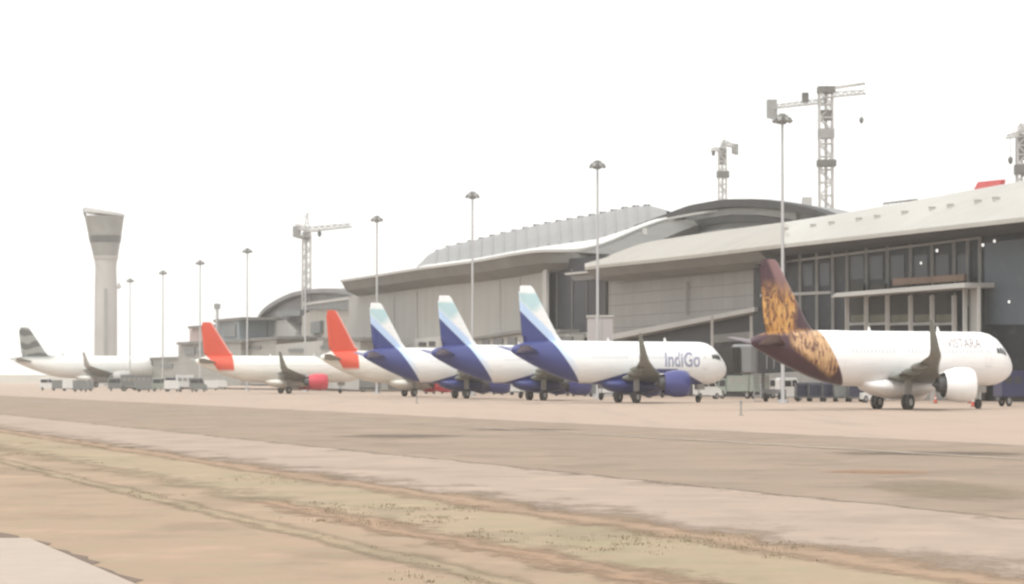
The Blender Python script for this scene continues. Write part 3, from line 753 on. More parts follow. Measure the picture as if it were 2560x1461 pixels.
kx = min(i for i, p in enumerate(E) if p.x / p.y * F + 1280 > 1888)
mb.v, mb.f, mb.s = [], [], []
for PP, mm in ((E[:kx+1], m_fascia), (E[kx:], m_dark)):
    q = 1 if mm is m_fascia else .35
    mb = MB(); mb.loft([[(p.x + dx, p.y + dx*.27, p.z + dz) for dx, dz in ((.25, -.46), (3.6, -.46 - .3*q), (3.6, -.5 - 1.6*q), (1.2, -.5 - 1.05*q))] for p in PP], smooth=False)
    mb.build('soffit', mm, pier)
# small roof hatches along the lower roof
for px in [1990 + 62 * i for i in range(10)]:
    k = min(range(len(E)), key=lambda j: abs(1280 + E[j].x / E[j].y * F - px))
    c = rings[k]; p = Vector(c[2]).lerp(Vector(c[3]), .3)
    mb = MB(); mb.box(p.x - .3, p.x + .3, p.y - .5, p.y + .5, p.z - .3, p.z + .25); mb.box(p.x - .36, p.x + .36, p.y - .56, p.y + .56, p.z + .26, p.z + .32)
    mb.build('roof_hatch', m_trim, roof)
mb = MB(); panelpoly(mb, [(2436, 474), (2446, 455), (2505, 449), (2502, 462)], AF + 12, .5); mb.build('red_housing', m_red, roof)
mb = MB(); mb.prism([FP(x, y, AF + 13) for x, y in [(2368, 497), (2368, 486), (2386, 483), (2386, 494)]], back(1)); mb.build('roof_box', m_fascia, roof)
mb = MB()
for i in range(9): 
    a = FP(2212 + 10*i, 524 - 1.7*i, AF + 14); b = FP(2212 + 10*i, 509 - 1.2*i, AF + 14); mb.bar(a, b, .08)
mb.bar(FP(2210, 509, AF + 14), FP(2294, 499, AF + 14), .18); mb.bar(FP(2210, 516, AF + 14), FP(2294, 507, AF + 14), .08); mb.build('roof_railing', m_fascia, roof)
# glass hall wall
mb = MB(); mb.prism([FP(x, y, AF + 1.5) for x, y in ((1884, 628), (2060, 607), (2300, 580), (2560, 552), (2950, 508), (2950, 1030), (1884, 1000))], back(.4)); gw = mb.build('glass_wall', m_glass, pier)
mb = MB(); wall_band(mb, 2462, 2620, zat(2462, 608, AF+1.2), zat(2620, 590, AF+1.2), zat(2462, 812, AF+1.2), zat(2620, 812, AF+1.2), AF + 1.2, .2); mb.build('tinted_bay', m_glassb, gw)
mb = MB(); wall_band(mb, 1884, 2455, 6.3, 6.3, .0, .0, AF + 1.1, .3); mb.build('base_wall', m_panel, pier)
ms = [1960 + 0, 2000, 2042, 2082, 2118, 2166, 2219, 2277, 2331, 2386, 2420, 2450]
for i, px in enumerate(ms):
    x, y, _ = FP(px, 0, AF + 1.35); zt = zat(px, 640 - (px - 1960) * .09, AF + 1.35)
    mb = MB(); mb.box(x - .17, x + .17, y - .12, y + .02, 5.8 if i < 4 else 9.9, zt); mb.build('mullion', m_mull, gw)
for px in (2118, 2166, 2219, 2277, 2331, 2386):
    x, y, _ = FP(px, 0, AF - .4)
    mb = MB(); mb.box(x - .22, x + .22, y - .3, y + .3, 0, zat(px, 735, AF) - .2); mb.box(x - .3, x + .3, y - .36, y + .36, 5.6, 6.0); mb.build('pillar', m_post, pier)
for a, b in zip((2118, 2166, 2219, 2277, 2331), (2166, 2219, 2277, 2331, 2386)):
    mb = MB(); z0 = zat(a, 806, AF); z1 = z0 + 3.2
    wall_band(mb, a + 9, b - 7, z1 + 1.1, z1 + 1.1, z0, z0, AF + .75, .2); wd = mb.build('window', m_pane, pier)
    mb = MB(); wall_band(mb, a + 9, b - 7, z0 + .8, z0 + .8, z0 + .02, z0 + .02, AF + .68, .06); mb.build('lower_pane', m_olive, wd)
    mb = MB(); wall_band(mb, a + 4, b - 2, z0 - .05, z0 - .05, z0 - .35, z0 - .35, AF + .5, .3); mb.build('sill', m_mull, wd)
mb = MB(); a = FP(2076, 741, AF - 2.2); b = FP(2412, 716, AF - 2.2)
mb.prism([FP(2076, 744, AF-2.2), FP(2412, 719, AF-2.2), FP(2412, 707, AF-2.2), FP(2090, 733, AF-2.2)], back(3.4)); mb.build('canopy', m_trim, pier)
mb = MB(); mb.prism([FP(2232, 714, AF-.2), FP(2410, 703, AF-.2), FP(2410, 686, AF-.2), FP(2232, 697, AF-.2)], back(.3)); mb.build('orange_band', m_orange, pier)
for x0, x1, y0, y1 in ((2408, 2422, 716, 812), (2444, 2454, 715, 830)):
    mb = MB(); x, y, z = FP(x0, y1, AF - .8); x2, _, z2 = FP(x1, y0, AF - .8); mb.box(x, x2, y - .4, y + .4, 0, z2); mb.build('column', m_trim, pier)
mb = MB(); wall_band(mb, 2422, 2446, zat(2430, 716, AF), zat(2446, 714, AF), 0, 0, AF-.2, .3); mb.build('stair_panel', m_panel2, pier)
for px in (2000, 2042, 2118, 2166, 2219, 2277, 2331, 2386):
    mb = MB(); a_, b_ = px + 8, px + (32 if px < 2100 else 42); z0 = zat(px, 716 if px < 2100 else 700, AF + 1.4); wall_band(mb, a_, b_, z0 + 2.6, z0 + 2.6, z0, z0, AF + 1.42, .05); mb.build('upper_pane', m_bluep, gw)
for px, py, r_ in ((2303, 658, .20), (2343, 627, .24), (2458, 613, .24), (2487, 603, .22), (2523, 755, .20)):  # small glowing white discs set in front of the glazing
    x, y, z = FP(px, py, AF + .55); mb = MB(); mb.loft([[(x + q*math.cos(a), y + dy, z + q*math.sin(a)*1.3) for a in [2*math.pi*i/12 for i in range(12)]] for q, dy in ((r_*.62, 0), (r_*.5, .2), (.05, .35))]); mb.build('glow_spot', m_glow, pier)
# dark end beam of the glass hall
mb = MB(); mb.prism([FP(x, y, AF - 1.2) for x, y in ((1872, 622), (1898, 619), (1898, 668), (1888, 668))], back(2.4)); mb.build('end_bracket', m_dark, pier)
# panel-clad part
mb = MB(); mb.prism([FP(x, y, AF + 1.6) for x, y in ((1512, 692), (1886, 645), (1886, 775), (1536, 846), (1512, 846))], back(1.0)); mb.build('clad_wall', m_panel, pier)
mb = MB(); mb.prism([FP(x, y, AF + .3) for x, y in ((1412, 683), (1887, 640), (1887, 646), (1412, 688))], back(1.5)); mb.build('light_beam', m_trim, pier)
mb = MB(); mb.prism([FP(x, y, AF + .9) for x, y in ((1425, 690), (1887, 648), (1887, 662), (1436, 703))], back(1.5)); mb.build('under_beam', m_fascia, pier)
mb = MB(); mb.prism([FP(x, y, AF + 1.0) for x, y in ((1530, 836), (1886, 768), (1886, 779), (1530, 850))], back(1.6)); mb.build('ramp_parapet', m_trim, pier)
mb = MB(); wall_band(mb, 1500, 1886, 10, 12, 0, 0, AF + 3.2, .5); mb.build('lower_glazing', m_glassd, pier)
mb = MB(); mb.prism([FP(x, y, AF + 2.0) for x, y in ((1780, 838), (1886, 828), (1886, 850), (1780, 858))], back(1.0)); mb.build('lower_beam', m_fascia, pier)
for px in (1780, 1878):
    x, y, z = FP(px, 790, AF + .2); mb = MB(); mb.box(x - .16, x + .16, y - .2, y + .2, 0, z); mb.build('pillar', m_post, pier)
mb = MB(); x, y, z = FP(1717, 705, AF + 1.3); mb.box(x - .2, x + .2, y - .1, y + .1, zat(1717, 788, AF+1.3), z); mb.build('downpipe', m_mull, pier)
mb = MB(); wall_band(mb, 1506, 1514, zat(1510, 700, AF), zat(1514, 700, AF), zat(1510, 850, AF), zat(1514, 850, AF), AF + 1.2, .6); mb.build('edge_joint', m_dark, pier)

# ---- main terminal with the wavy roof
main = thing('terminal_building', AX(AF + 15, 480, 0), 'grey clad main terminal with wavy roof and dark recess, behind the blue-tailed airliners', 'building')
mb = MB(); mb.prism([FP(x, y, AF + 3) for x, y in ((872, 742), (1110, 708), (1362, 664), (1362, 990), (872, 975))], back(.6)); mb.build('clad_wall', m_panel2, main)
mb = MB(); mb.prism([FP(x, y, AF + 4.4) for x, y in ((1340, 652), (1530, 640), (1530, 985), (1340, 985))], back(.6)); rec = mb.build('recess_glazing', m_glassd, main)
for px in (1392, 1430, 1466):
    x, y, z = FP(px, 840, AF + 4.3); mb = MB(); mb.box(x - .08, x + .08, y - .15, y, z, zat(px, 672, AF + 4.3)); mb.build('mullion', m_fascia, rec)
mb = MB(); mb.prism([FP(x, y, AF + 2.5) for x, y in ((1356, 664), (1366, 663), (1366, 870), (1356, 870))], back(.4)); mb.build('recess_jamb', m_trim, main)
mb = MB(); mb.prism([FP(x, y, AF + 3.5) for x, y in ((1395, 834), (1540, 828), (1540, 842), (1395, 848))], back(.8)); mb.build('recess_slab', m_trim, main)
for px in (985, 1042, 1250, 1300):
    x, y, z = FP(px, 850, AF + 2.9); mb = MB(); mb.box(x - .1, x + .1, y - .1, y + .1, z, zat(px, 735 - (px-985)*.13, AF + 2.9)); mb.build('downpipe', m_trim, main)
# low-level gallery in front of the wall with dark openings
mb = MB(); mb.prism([FP(x, y, AF + .5) for x, y in ((1180, 846), (1300, 836), (1420, 836), (1420, 1000), (1180, 990))], back(2.4)); gal = mb.build('gallery', m_trim, main)
mb = MB(); mb.prism([FP(x, y, AF - .5) for x, y in ((1170, 846), (1290, 826), (1400, 824), (1400, 832), (1290, 834), (1170, 852))], back(3.0)); mb.build('gallery_canopy', m_fascia, gal)
for x0, x1, y0, y1 in ((1204, 1222, 850, 862), (1232, 1256, 846, 864), (1268, 1290, 844, 862), (1390, 1430, 842, 856)):
    mb = MB(); mb.prism([FP(x, y, AF + .35) for x, y in ((x0, y0), (x1, y0), (x1, y1), (x0, y1))], back(.2)); mb.build('window', M['black'], gal)
mb = MB(); mb.prism([FP(x, y, AF + 1.5) for x, y in ((1036, 848), (1100, 842), (1100, 985), (1036, 985))], back(1.4)); g2 = mb.build('gallery', m_trim, main)
for x0, x1, y0, y1 in ((1046, 1064, 856, 866), (1072, 1086, 854, 866)):
    mb = MB(); mb.prism([FP(x, y, AF + 1.35) for x, y in ((x0, y0), (x1, y0), (x1, y1), (x0, y1))], back(.2)); mb.build('window', M['black'], g2)
# front edge of the wavy roof: plane drifts back as it rises into the arch
wave = [(850, 702, 0), (950, 687, 0), (1040, 672, 0), (1184, 653, 0), (1292, 633, 0), (1346, 626, 1), (1437, 626, 6), (1491, 615, 11), (1545, 593, 18), (1602, 568, 26), (1671, 545, 34), (1761, 529, 38), (1860, 520, 40), (1960, 526, 40), (2040, 540, 40), (2100, 548, 40)]
def dens3(poly, n, it=3):
    L = [0]
    for a, b in zip(poly, poly[1:]): L.append(L[-1] + math.dist(a[:2], b[:2]))
    o = []
    for i in range(n + 1):
        s = L[-1] * i / n; k = max(j for j in range(len(L) - 1) if L[j] <= s + 1e-9)
        t = (s - L[k]) / (L[k+1] - L[k]); o.append(tuple(poly[k][c] + (poly[k+1][c] - poly[k][c]) * t for c in range(3)))
    for _ in range(it): o = [o[0]] + [tuple((a[c] + 2*b[c] + d[c]) / 4 for c in range(3)) for a, b, d in zip(o, o[1:], o[2:])] + [o[-1]]
    return o
NW = 90
FE = [Vector(FP(x, y, AF - 1 + d)) for x, y, d in dens3(wave, NW)]
# ridge of the ribbed rear roof
rid = [(1064, 664, 60), (1070, 646, 60), (1082, 636, 60), (1120, 620, 60), (1202, 599, 60), (1346, 564, 60), (1491, 536, 60), (1573, 518, 60), (1624, 514, 60), (1665, 526, 60)]
RR = [Vector(FP(x, y, AF + d)) for x, y, d in dens3(rid, NW, 1)]
foot = [(1040, 670, 8), (1062, 664, 12), (1120, 656, 14), (1202, 645, 16), (1346, 618, 22), (1491, 598, 30), (1573, 572, 36), (1624, 552, 42), (1668, 540, 48)]
FT = [Vector(FP(x, y, AF + d)) for x, y, d in dens3(foot, NW, 1)]
rings = []
for f, r_ in zip(FT, RR):
    c = []
    for k in range(9):
        u = k / 8; p = f.lerp(r_, u); p.z = f.z + (r_.z - f.z) * (.55 * math.sin(u * math.pi / 2) + .45 * u); c.append(tuple(p))
    b = r_ + Vector((26, 7, -8)); c.append(tuple(r_.lerp(b, .45) + Vector((0, 0, .2)))); c.append(tuple(b)); rings.append(c)
mb = MB(); mb.loft(rings, closed=False, cap=False, smooth=True); mb.loft([[(p[0], p[1], p[2] - .5) for p in c] for c in rings], closed=False, cap=False)
rear = mb.build('rear_roof', m_roofg, main)
for i in range(7, NW - 6, 4):
    c = rings[i]; p = Vector(c[7]); mb = MB(); mb.box(p.x - .6, p.x + .6, p.y - 1.2, p.y + 1.2, p.z - .6, p.z + .12); mb.box(p.x - .66, p.x + .66, p.y - 1.3, p.y + 1.3, p.z + .13, p.z + .2)
    mb.build('skylight', m_fascia, rear)
    q = [Vector(c[k]) + Vector((0, 0, .05)) for k in range(0, 8)]; mb = MB()
    for a, b in zip(q, q[1:]): mb.bar(a, b, .3, .35)
    mb.build('roof_rib', m_roofg, rear)
# flat white apron of roof between front edge and the foot of the ribbed roof
n1 = max(i for i, p in enumerate(FE) if p.x / p.y * F + 1280 < 1668)
rings = []
for i in range(n1 + 1):
    f = FE[i]; px = f.x / f.y * F + 1280
    k = min(range(len(FT)), key=lambda j: abs(FT[j].x / FT[j].y * F + 1280 - px)); g_ = FT[k]
    if px < 1044: g_ = f + Vector((14, 3.8, .3))
    g2_ = g_ + Vector((2, .6, -.3))
    rings.append([tuple(f + Vector((.2, .05, .05))), tuple(f.lerp(g_, .5) + Vector((0, 0, .25))), tuple(g_), tuple(g2_)])
mb = MB(); mb.loft(rings, closed=False, cap=False); mb.build('front_roof', m_roofw, main)
mb = MB(); mb.loft([[tuple(p + Vector(o)) for o in ((0, 0, .12), (.5, .15, .12), (.5, .15, -.28), (0, 0, -.28))] for p in FE], smooth=False); mb.build('roof_edge', m_trim, main)
mb = MB(); mb.loft([[tuple(p + Vector(o)) for o in ((.3, .1, -.3), (6.5, 1.8, -.6), (6.5, 1.8, -3.4), (3.2, .9, -3.0), (1.1, .3, -1.9))] for p in FE[:n1+2]], smooth=False); mb.build('soffit', m_fascia, main)
# arched gable
arch = [(1602, 566), (1671, 541), (1740, 515), (1826, 500), (1905, 499), (1986, 509), (2054, 524), (2104, 545)]
AG = AF + 38
AP = [Vector(FP(x, y, AG)) for x, y in smooth_poly(arch, 50)]
rings = []
for p in AP:
    rings.append([tuple(p), tuple(p + Vector((6, 1.6, -.6))), tuple(p + Vector((12, 3.2, -5)))])
mb = MB(); mb.loft(rings, closed=False, cap=False); arc = mb.build('arched_roof', m_roofg, main)
mb = MB(); mb.loft([[tuple(p + Vector(o)) for o in ((-1.2, -.3, .1), (.6, .15, .1), (.6, .15, -1.1), (-1.2, -.3, -1.1))] for p in AP], smooth=False); mb.build('arch_rim', m_dark, arc)
mb = MB(); mb.loft([[tuple(p + Vector(o)) for o in ((.2, 0, -1.0), (1.2, .3, -1.0), (1.2, .3, -12), (.2, 0, -12))] for p in AP], smooth=False); mb.build('gable_wall', m_fascia, arc)
def arcband(name, off0, off1, i0, i1, mat, dA):
    mb = MB(); mb.loft([[tuple(p + Vector(o)) for o in ((-dA, -.27*dA, -off0), (-dA + .4, -.27*dA, -off0), (-dA + .4, -.27*dA, -off1), (-dA, -.27*dA, -off1))] for p in AP[i0:i1]], smooth=False); return mb.build(name, mat, arc)
arcband('upper_glazing_band', 1.3, 2.4, 12, 40, m_panel, .3)
arcband('dark_band', 2.5, 3.5, 2, 48, m_dark, .5)  # plain dark strip following the arch across the gable
arcband('lower_panel_band', 4.6, 5.8, 3, 40, m_panel, .6)
mb = MB(); a = FP(1612, 572, AF + 24); b = FP(1614, 612, AF + 24); mb.bar(a, b, .7); mb.build('strut', m_trim, main)
mb = MB(); a = FP(2018, 494, AF+44); mb.box(a[0]-.7, a[0]+.7, a[1]-1, a[1]+1, a[2]-3, a[2]); mb.build('roof_vent', m_trim, arc)

# ---- far terminal wing with a dark rounded roof
far_t = thing('terminal_wing', AX(AF + 8, 760, 0), 'distant terminal end with dark rounded roof, left of the long grey clad wall', 'building')
AW = AF + 6
m_fardark = plain('dark far roof', (.19, .185, .19), .6, 0, .2, .08)
m_farlt = panel_mat('pale far cladding', (.42, .415, .39), (.38, .375, .35), 5, 5)
m_fartan = panel_mat('tan far cladding', (.38, .35, .30), (.40, .37, .33), 6, 7)
hump = [(644, 812), (650, 786), (668, 768), (700, 748), (735, 732), (780, 724), (830, 722), (880, 727), (900, 735)]
HP = smooth_poly(hump, 24)
H3 = [Vector(FP(x, y, AW)) for x, y in HP]
mb = MB(); mb.loft([[tuple(p), tuple(p + Vector((22, 6, 1.0))), tuple(p + Vector((40, 11, -3)))] for p in H3], closed=False, cap=False)
mb.loft([[tuple(p + Vector(o)) for o in ((-.6, 0, .1), (.6, 0, .1), (.6, 0, -.8), (-.6, 0, -.8))] for p in H3], smooth=False)
fr = mb.build('rounded_roof', m_fardark, far_t)
mb = MB(); mb.prism([FP(x, y, AW + 1) for x, y in HP] + [FP(900, 800, AW + 1), FP(650, 812, AW + 1)], back(1)); mb.build('gable_wall', m_fardark, far_t)
mb = MB(); mb.prism([FP(x, y, AW - 1) for x, y in ((660, 808), (716, 800), (738, 830), (738, 960), (655, 960))], back(4)); mb.build('pale_block', m_farlt, far_t)
mb = MB(); mb.prism([FP(x, y, AW - 2) for x, y in ((756, 790), (820, 752), (890, 738), (890, 965), (756, 960))], back(5)); mb.build('tan_block', m_fartan, far_t)
mb = MB(); mb.prism([FP(x, y, AW - 2.6) for x, y in ((768, 764), (882, 748), (884, 776), (768, 772))], back(1)); mb.build('ribbon_window', M['far_glass'], far_t)
mb = MB(); mb.prism([FP(x, y, AW - 3) for x, y in ((762, 758), (884, 740), (884, 748), (762, 764))], back(3)); mb.build('ledge', m_trim, far_t)
mb = MB(); mb.prism([FP(x, y, AW - 2.8) for x, y in ((776, 806), (800, 802), (800, 832), (776, 836))], back(1)); mb.build('window', M['far_glass'], far_t)
mb = MB(); mb.prism([FP(x, y, AW - 1.6) for x, y in ((690, 778), (750, 775), (750, 790), (690, 792))], back(2)); mb.build('lintel', M['far_glass'], far_t)

mb = MB(); mb.prism([FP(x, y, AF + 1.2) for x, y in ((1900, 735), (2076, 728), (2076, 735), (1900, 743))], back(.25)); mb.build('floor_band', m_mull, gw)
mb = MB(); mb.prism([FP(x, y, AF + 1.2) for x, y in ((1900, 660), (2450, 592), (2450, 597), (1900, 665))], back(.25)); mb.build('transom', m_mull, gw)
# ---- far low concourse blocks
def block(pts, A, d, mat, name='concourse_block', label='', cat='building', wins=(), roofm=None, group=None):
    x, y, _ = FP(sum(p[0] for p in pts) / len(pts), 0, A)
    t = thing(name, (x, y, 0), label, cat, group)
    mb = MB(); q = [FP(px, py, A) for px, py in pts]
    q = [(a, b, max(0, c)) for a, b, c in q]
    mb.prism(q, back(d)); mb.build('wall', mat, t)
    top = sorted(pts, key=lambda p: p[1])[:2]; top.sort()
    mb = MB(); a, b = [FP(px, py, A - .8) for px, py in top]
    mb.prism([(a[0]-.5, a[1]+.5, a[2]), (b[0]+.5, b[1]-.5, b[2]), (b[0]+.5, b[1]-.5, b[2]+.6), (a[0]-.5, a[1]+.5, a[2]+.6)], back(d + 1)); mb.build('roof', roofm or m_fascia, t)
    for x0, x1, y0, y1 in wins:
        mb = MB(); mb.prism([FP(px, py, A - .3) for px, py in ((x0, y0), (x1, y0), (x1, y1), (x0, y1))], back(.2)); mb.build('window', M['far_glass'], t)
    return t
m_lowg = panel_mat('weathered grey cladding', (.30, .30, .275), (.34, .335, .31), 6, 3)
m_pink = plain('pinkish plaster', (.44, .36, .34), .8, 0, .1, .1)
m_bluebox = panel_mat('blue grey box cladding', (.22, .26, .28), (.26, .29, .31), 3, 3)
block([(446, 862), (602, 856), (602, 965), (446, 965)], 128, 12, m_lowg, label='low grey concourse block with a dark window behind the leftmost red fin', wins=((462, 486, 868, 888), (490, 510, 868, 884)))
block([(474, 822), (524, 818), (524, 866), (474, 866)], 134, 8, m_pink, label='small pinkish block on top of the low grey concourse')
block([(538, 806), (598, 800), (598, 862), (538, 866)], 132, 8, m_bluebox, label='blue grey glazed box right of the leftmost red fin', wins=((560, 588, 812, 842),))
block([(598, 856), (690, 848), (690, 962), (598, 962)], 130, 10, m_lowg, label='grey block with flat roof left of the rounded roof', wins=((612, 650, 866, 872),))
block([(690, 862), (800, 852), (900, 852), (900, 975), (690, 965)], 127, 5, m_farlt, label='pale low block under the far rounded roof, behind the red-tailed airliners', wins=((800, 860, 864, 873), (720, 760, 872, 880)))
block([(286, 902), (446, 898), (446, 964), (286, 966)], 133, 9, m_lowg, label='low grey building strip behind the far large airliner', wins=((300, 330, 912, 922), (350, 380, 911, 921), (400, 430, 910, 920)))
t = thing('roof_pole', FP(543, 0, 131)[:2] + (0,), 'thin pole standing behind the blue grey glazed box', 'pole')
mb = MB(); x, y, z = FP(543, 760, 131); mb.tube((x, y, 0), (x, y, z), .5, .3, 10); mb.build('shaft', M['mast'], t); mb = MB(); mb.box(x-.7, x+.7, y-.6, y+.6, z-1.2, z); mb.build('lamp_head', M['lamp'], t)

# ---- distant terrain
mb = MB(); vs = []; fs = []
for i in range(61):
    px = -500 + i * 60; h = 2.0 + 4.5 * max(0, math.sin(i * .9) * .4 + math.sin(i * .37 + 1) * .6); 
    vs += [GP(px, 2000, -1), GP(px, 2030, h + 2), GP(px, 2200, h + 3), GP(px, 2300, -1)]
for i in range(60):
    for k in range(3): a = i*4 + k; fs.append((a, a+4, a+5, a+1))
mb.add(vs, fs, True); o = mb.build('hills', plain('brown far ridge', (.30, .27, .22), .9, 0, .2, .02)); tag(o, kind='structure')

# ------------------------------------------------------------------ jet bridges
def jet_bridge(a, b, w_, h_, label, rot=None, drum=True):
    a = Vector(a); b = Vector(b)
    t = thing('jet_bridge', (b.x, b.y, 0), label, 'jet bridge', 'boarding bridges at the stands')
    m1 = M['jb_dark']; m2 = M['jb_light']
    mid = a.lerp(b, .52); d = (b - a).normalized()
    mb = MB(); mb.bar(a, mid, w_, h_); mb.build('rear_tunnel', m1, t)
    mb = MB(); mb.bar(a.lerp(b, .48) + Vector((0,0,.12)), b, w_ * 1.18, h_ * 1.16); tn = mb.build('front_tunnel', m1, t)
    s = d.cross(Vector((0,0,1))).normalized()
    for k in range(8):
        p = a.lerp(b, .52 + .05 * k + .03); mb = MB(); q = p + s * (-w_ * .60); mb.bar(q - Vector((0,0,h_*.4)), q + Vector((0,0,h_*.45)), .10); mb.build('rib', m2, tn)
    mb = MB(); mb.loft([[(b.x + r*math.cos(q)/1.3, b.y + r*math.sin(q), b.z + z) for q in [2*math.pi*i/16 for i in range(16)]] for r, z in ((1.5, -1.35), (1.7, -1.2), (1.7, 1.3), (1.4, 1.55))], smooth=False); mb.build('cab', m2, t)
    e = b + d * 1.6; mb = MB()
    for k in range(5): 
        r0 = e + d * (.28 * k); mb.bar(r0 - d * .1, r0 + d * .1, w_ * (1.05 if k % 2 else .95), h_ * (1.05 if k % 2 else .95))
    mb.build('bellows', M['tyre'], t)
    c = a.lerp(b, .80); mb = MB()
    for q in (-1, 1):
        p = c + s * q * (w_ * .75); mb.bar((p.x, p.y, .3), (p.x, p.y, c.z), .32)
    p, q = c - s * w_ * .9, c + s * w_ * .9; mb.bar((p.x, p.y, 1.0), (q.x, q.y, 1.0), .5)
    mb.build('lift_columns', m2, t)
    for q in (-1, 1):
        p = c + s * q * (w_ * .55); mb = MB(); mb.tube(p * 1 + Vector((-.2, 0, .5 - p.z)), Vector((p.x + .2, p.y, .5)), .5, .5, 16); mb.build('wheel', M['tyre'], t)
    mb = MB(); st = b + s * (-1.5)
    for k in range(7): mb.box(st.x - .5, st.x + .3, st.y - .9 - k * .34, st.y - .6 - k * .34, b.z - 1.4 - k * .45, b.z - 1.33 - k * .45)
    mb.bar((st.x - .4, st.y - .6, b.z - 1.4), (st.x - .4, st.y - 2.9, .3), .08); mb.bar((st.x + .25, st.y - .6, b.z - 1.4), (st.x + .25, st.y - 2.9, .3), .08)
    mb.build('service_stair', m2, t)
    if drum:
        mb = MB(); mb.loft([[(a.x + r*math.cos(q)/1.4, a.y + r*math.sin(q), z) for q in [2*math.pi*i/20 for i in range(20)]] for r, z in ((1.9, a.z - 1.9), (2.0, a.z - 1.7), (2.0, a.z + 1.9), (1.8, a.z + 2.1))]); mb.build('rotunda', m2, t)
        mb = MB(); mb.tube((a.x, a.y, 0), (a.x, a.y, a.z - 1.8), .6, .6, 14); mb.build('rotunda_column', M['mast'], t)
    return t
M['jb_dark'] = plain('dark grey bridge cladding', (.06, .063, .068), .5, 0, .2, .5)
M['jb_light'] = plain('pale bridge cladding', (.20, .20, .20), .5, 0, .1, .5)
jet_bridge((38.5, 335, 4.9), (23.2, 319, 4.2), 1.7, 2.5, 'boarding bridge with dark tunnel sloping to the nose of the nearest blue-tailed airliner')
jet_bridge((62, 262, 6.0), (43.4, 250, 4.3), 1.8, 2.5, 'dark boarding bridge at the nose of the plum-tailed airliner, cut by the right edge')
# pale service cube behind the nearest blue-tailed airliner
t = thing('stair_tower', FP(1500, 0, 124)[:2] + (0,), 'pale square stair tower standing before the dark glass recess', 'stair tower')
mb = MB(); x, y, z = FP(1500, 794, 124); h = 31 / F * y; mb.box(x - h, x + h, y - 2, y + 2, 0, z); mb.build('wall', plain('pale lilac cladding', (.40, .375, .375), .6, 0, .06, .1), t)
mb = MB(); mb.box(x - h - .15, x + h + .15, y - 2.15, y + 2.15, z + .003, z + .25); mb.build('roof', m_trim, t)
mb = MB(); mb.box(x + .1, x + .25, y - 2.06, y - 1.99, 1, z - .3); mb.build('joint', m_mull, t)

# ------------------------------------------------------------------ ground vehicles
def vmat(name, c): return plain(name, c, .35, 0, .06, .8)
VC = {'white': vmat('white vehicle paint', (.60, .60, .58)), 'navy': vmat('navy vehicle paint', (.028, .030, .055)), 'red': vmat('red vehicle paint', (.45, .08, .05)),
      'grey': vmat('grey vehicle paint', (.17, .18, .175)), 'green': vmat('pale green vehicle paint', (.25, .28, .24)), 'blue': vmat('blue vehicle paint', (.028, .03, .085)), 'tan': vmat('tan canvas', (.45, .40, .34))}
def wheels(t, T, xs, yw, r, rim=True):
    for x in xs:
        for s in (-1, 1):
            mb = MB(); mb.tube((x, s*yw - .11, r), (x, s*yw + .11, r), r, r, 18); wh = mb.build('wheel', M['tyre'], t, T, True)
            if rim: mb = MB(); mb.tube((x, s*yw - .125, r), (x, s*yw + .125, r), r*.55, r*.55, 12); mb.build('rim', M['strut'], wh, T, True)
def van(loc, h, col, label, L=5.2, H=2.3, group='service vehicles parked along the terminal'):
    T = T_head(h); t = thing('service_van', loc, label, 'van', group); W = .95
    prof = [(-L/2, .45), (-L/2, H*.93), (-L/2 + .15, H), (L/2 - 1.6, H), (L/2 - .9, H*.60), (L/2 - .1, H*.47), (L/2, H*.3), (L/2, .45)]
    mb = MB(); mb.loft([[(x, y * W, z * k + (1-k) * .3 if z > .5 else z) for x, z in prof] for y, k in ((-1, .97), (-.93, 1), (.93, 1), (1, .97))], smooth=False); mb.build('body', VC[col], t, T, True)
    for s in (-1, 1):
        mb = MB(); mb.prism([(L/2 - 2.5, s*W*1.005, H*.62), (L/2 - 1.15, s*W*1.005, H*.62), (L/2 - 1.7, s*W*.985, H*.90), (L/2 - 2.5, s*W*.985, H*.90)], (0, s*.02, 0)); mb.build('side_window', M['black'], t, T, True)
        mb = MB(); mb.prism([(-L/2 + .4, s*W*1.005, H*.62), (L/2 - 2.7, s*W*1.005, H*.62), (L/2 - 2.7, s*W*.985, H*.88), (-L/2 + .4, s*W*.985, H*.88)], (0, s*.02, 0)); mb.build('side_window', M['black'], t, T, True)
        mb = MB(); mb.box(L/2 - .12, L/2 + .03, s*W*.75 - .13, s*W*.75 + .13, H*.33, H*.41); mb.build('headlight', M['white'], t, T, True)
    mb = MB(); mb.prism([(L/2 - 1.52, -W*.85, H*.95), (L/2 - 1.52, W*.85, H*.95), (L/2 - .92, W*.85, H*.62), (L/2 - .92, -W*.85, H*.62)], (.03, 0, .02)); mb.build('windscreen', M['black'], t, T, True)
    for x0, x1 in ((L/2 - .05, L/2 + .08), (-L/2 - .06, -L/2 + .04)): mb = MB(); mb.box(x0, x1, -W*.95, W*.95, .38, .56); mb.build('bumper', M['dark_metal'], t, T, True)
    wheels(t, T, (-L/2 + .95, L/2 - .95), W - .08, .36); return t
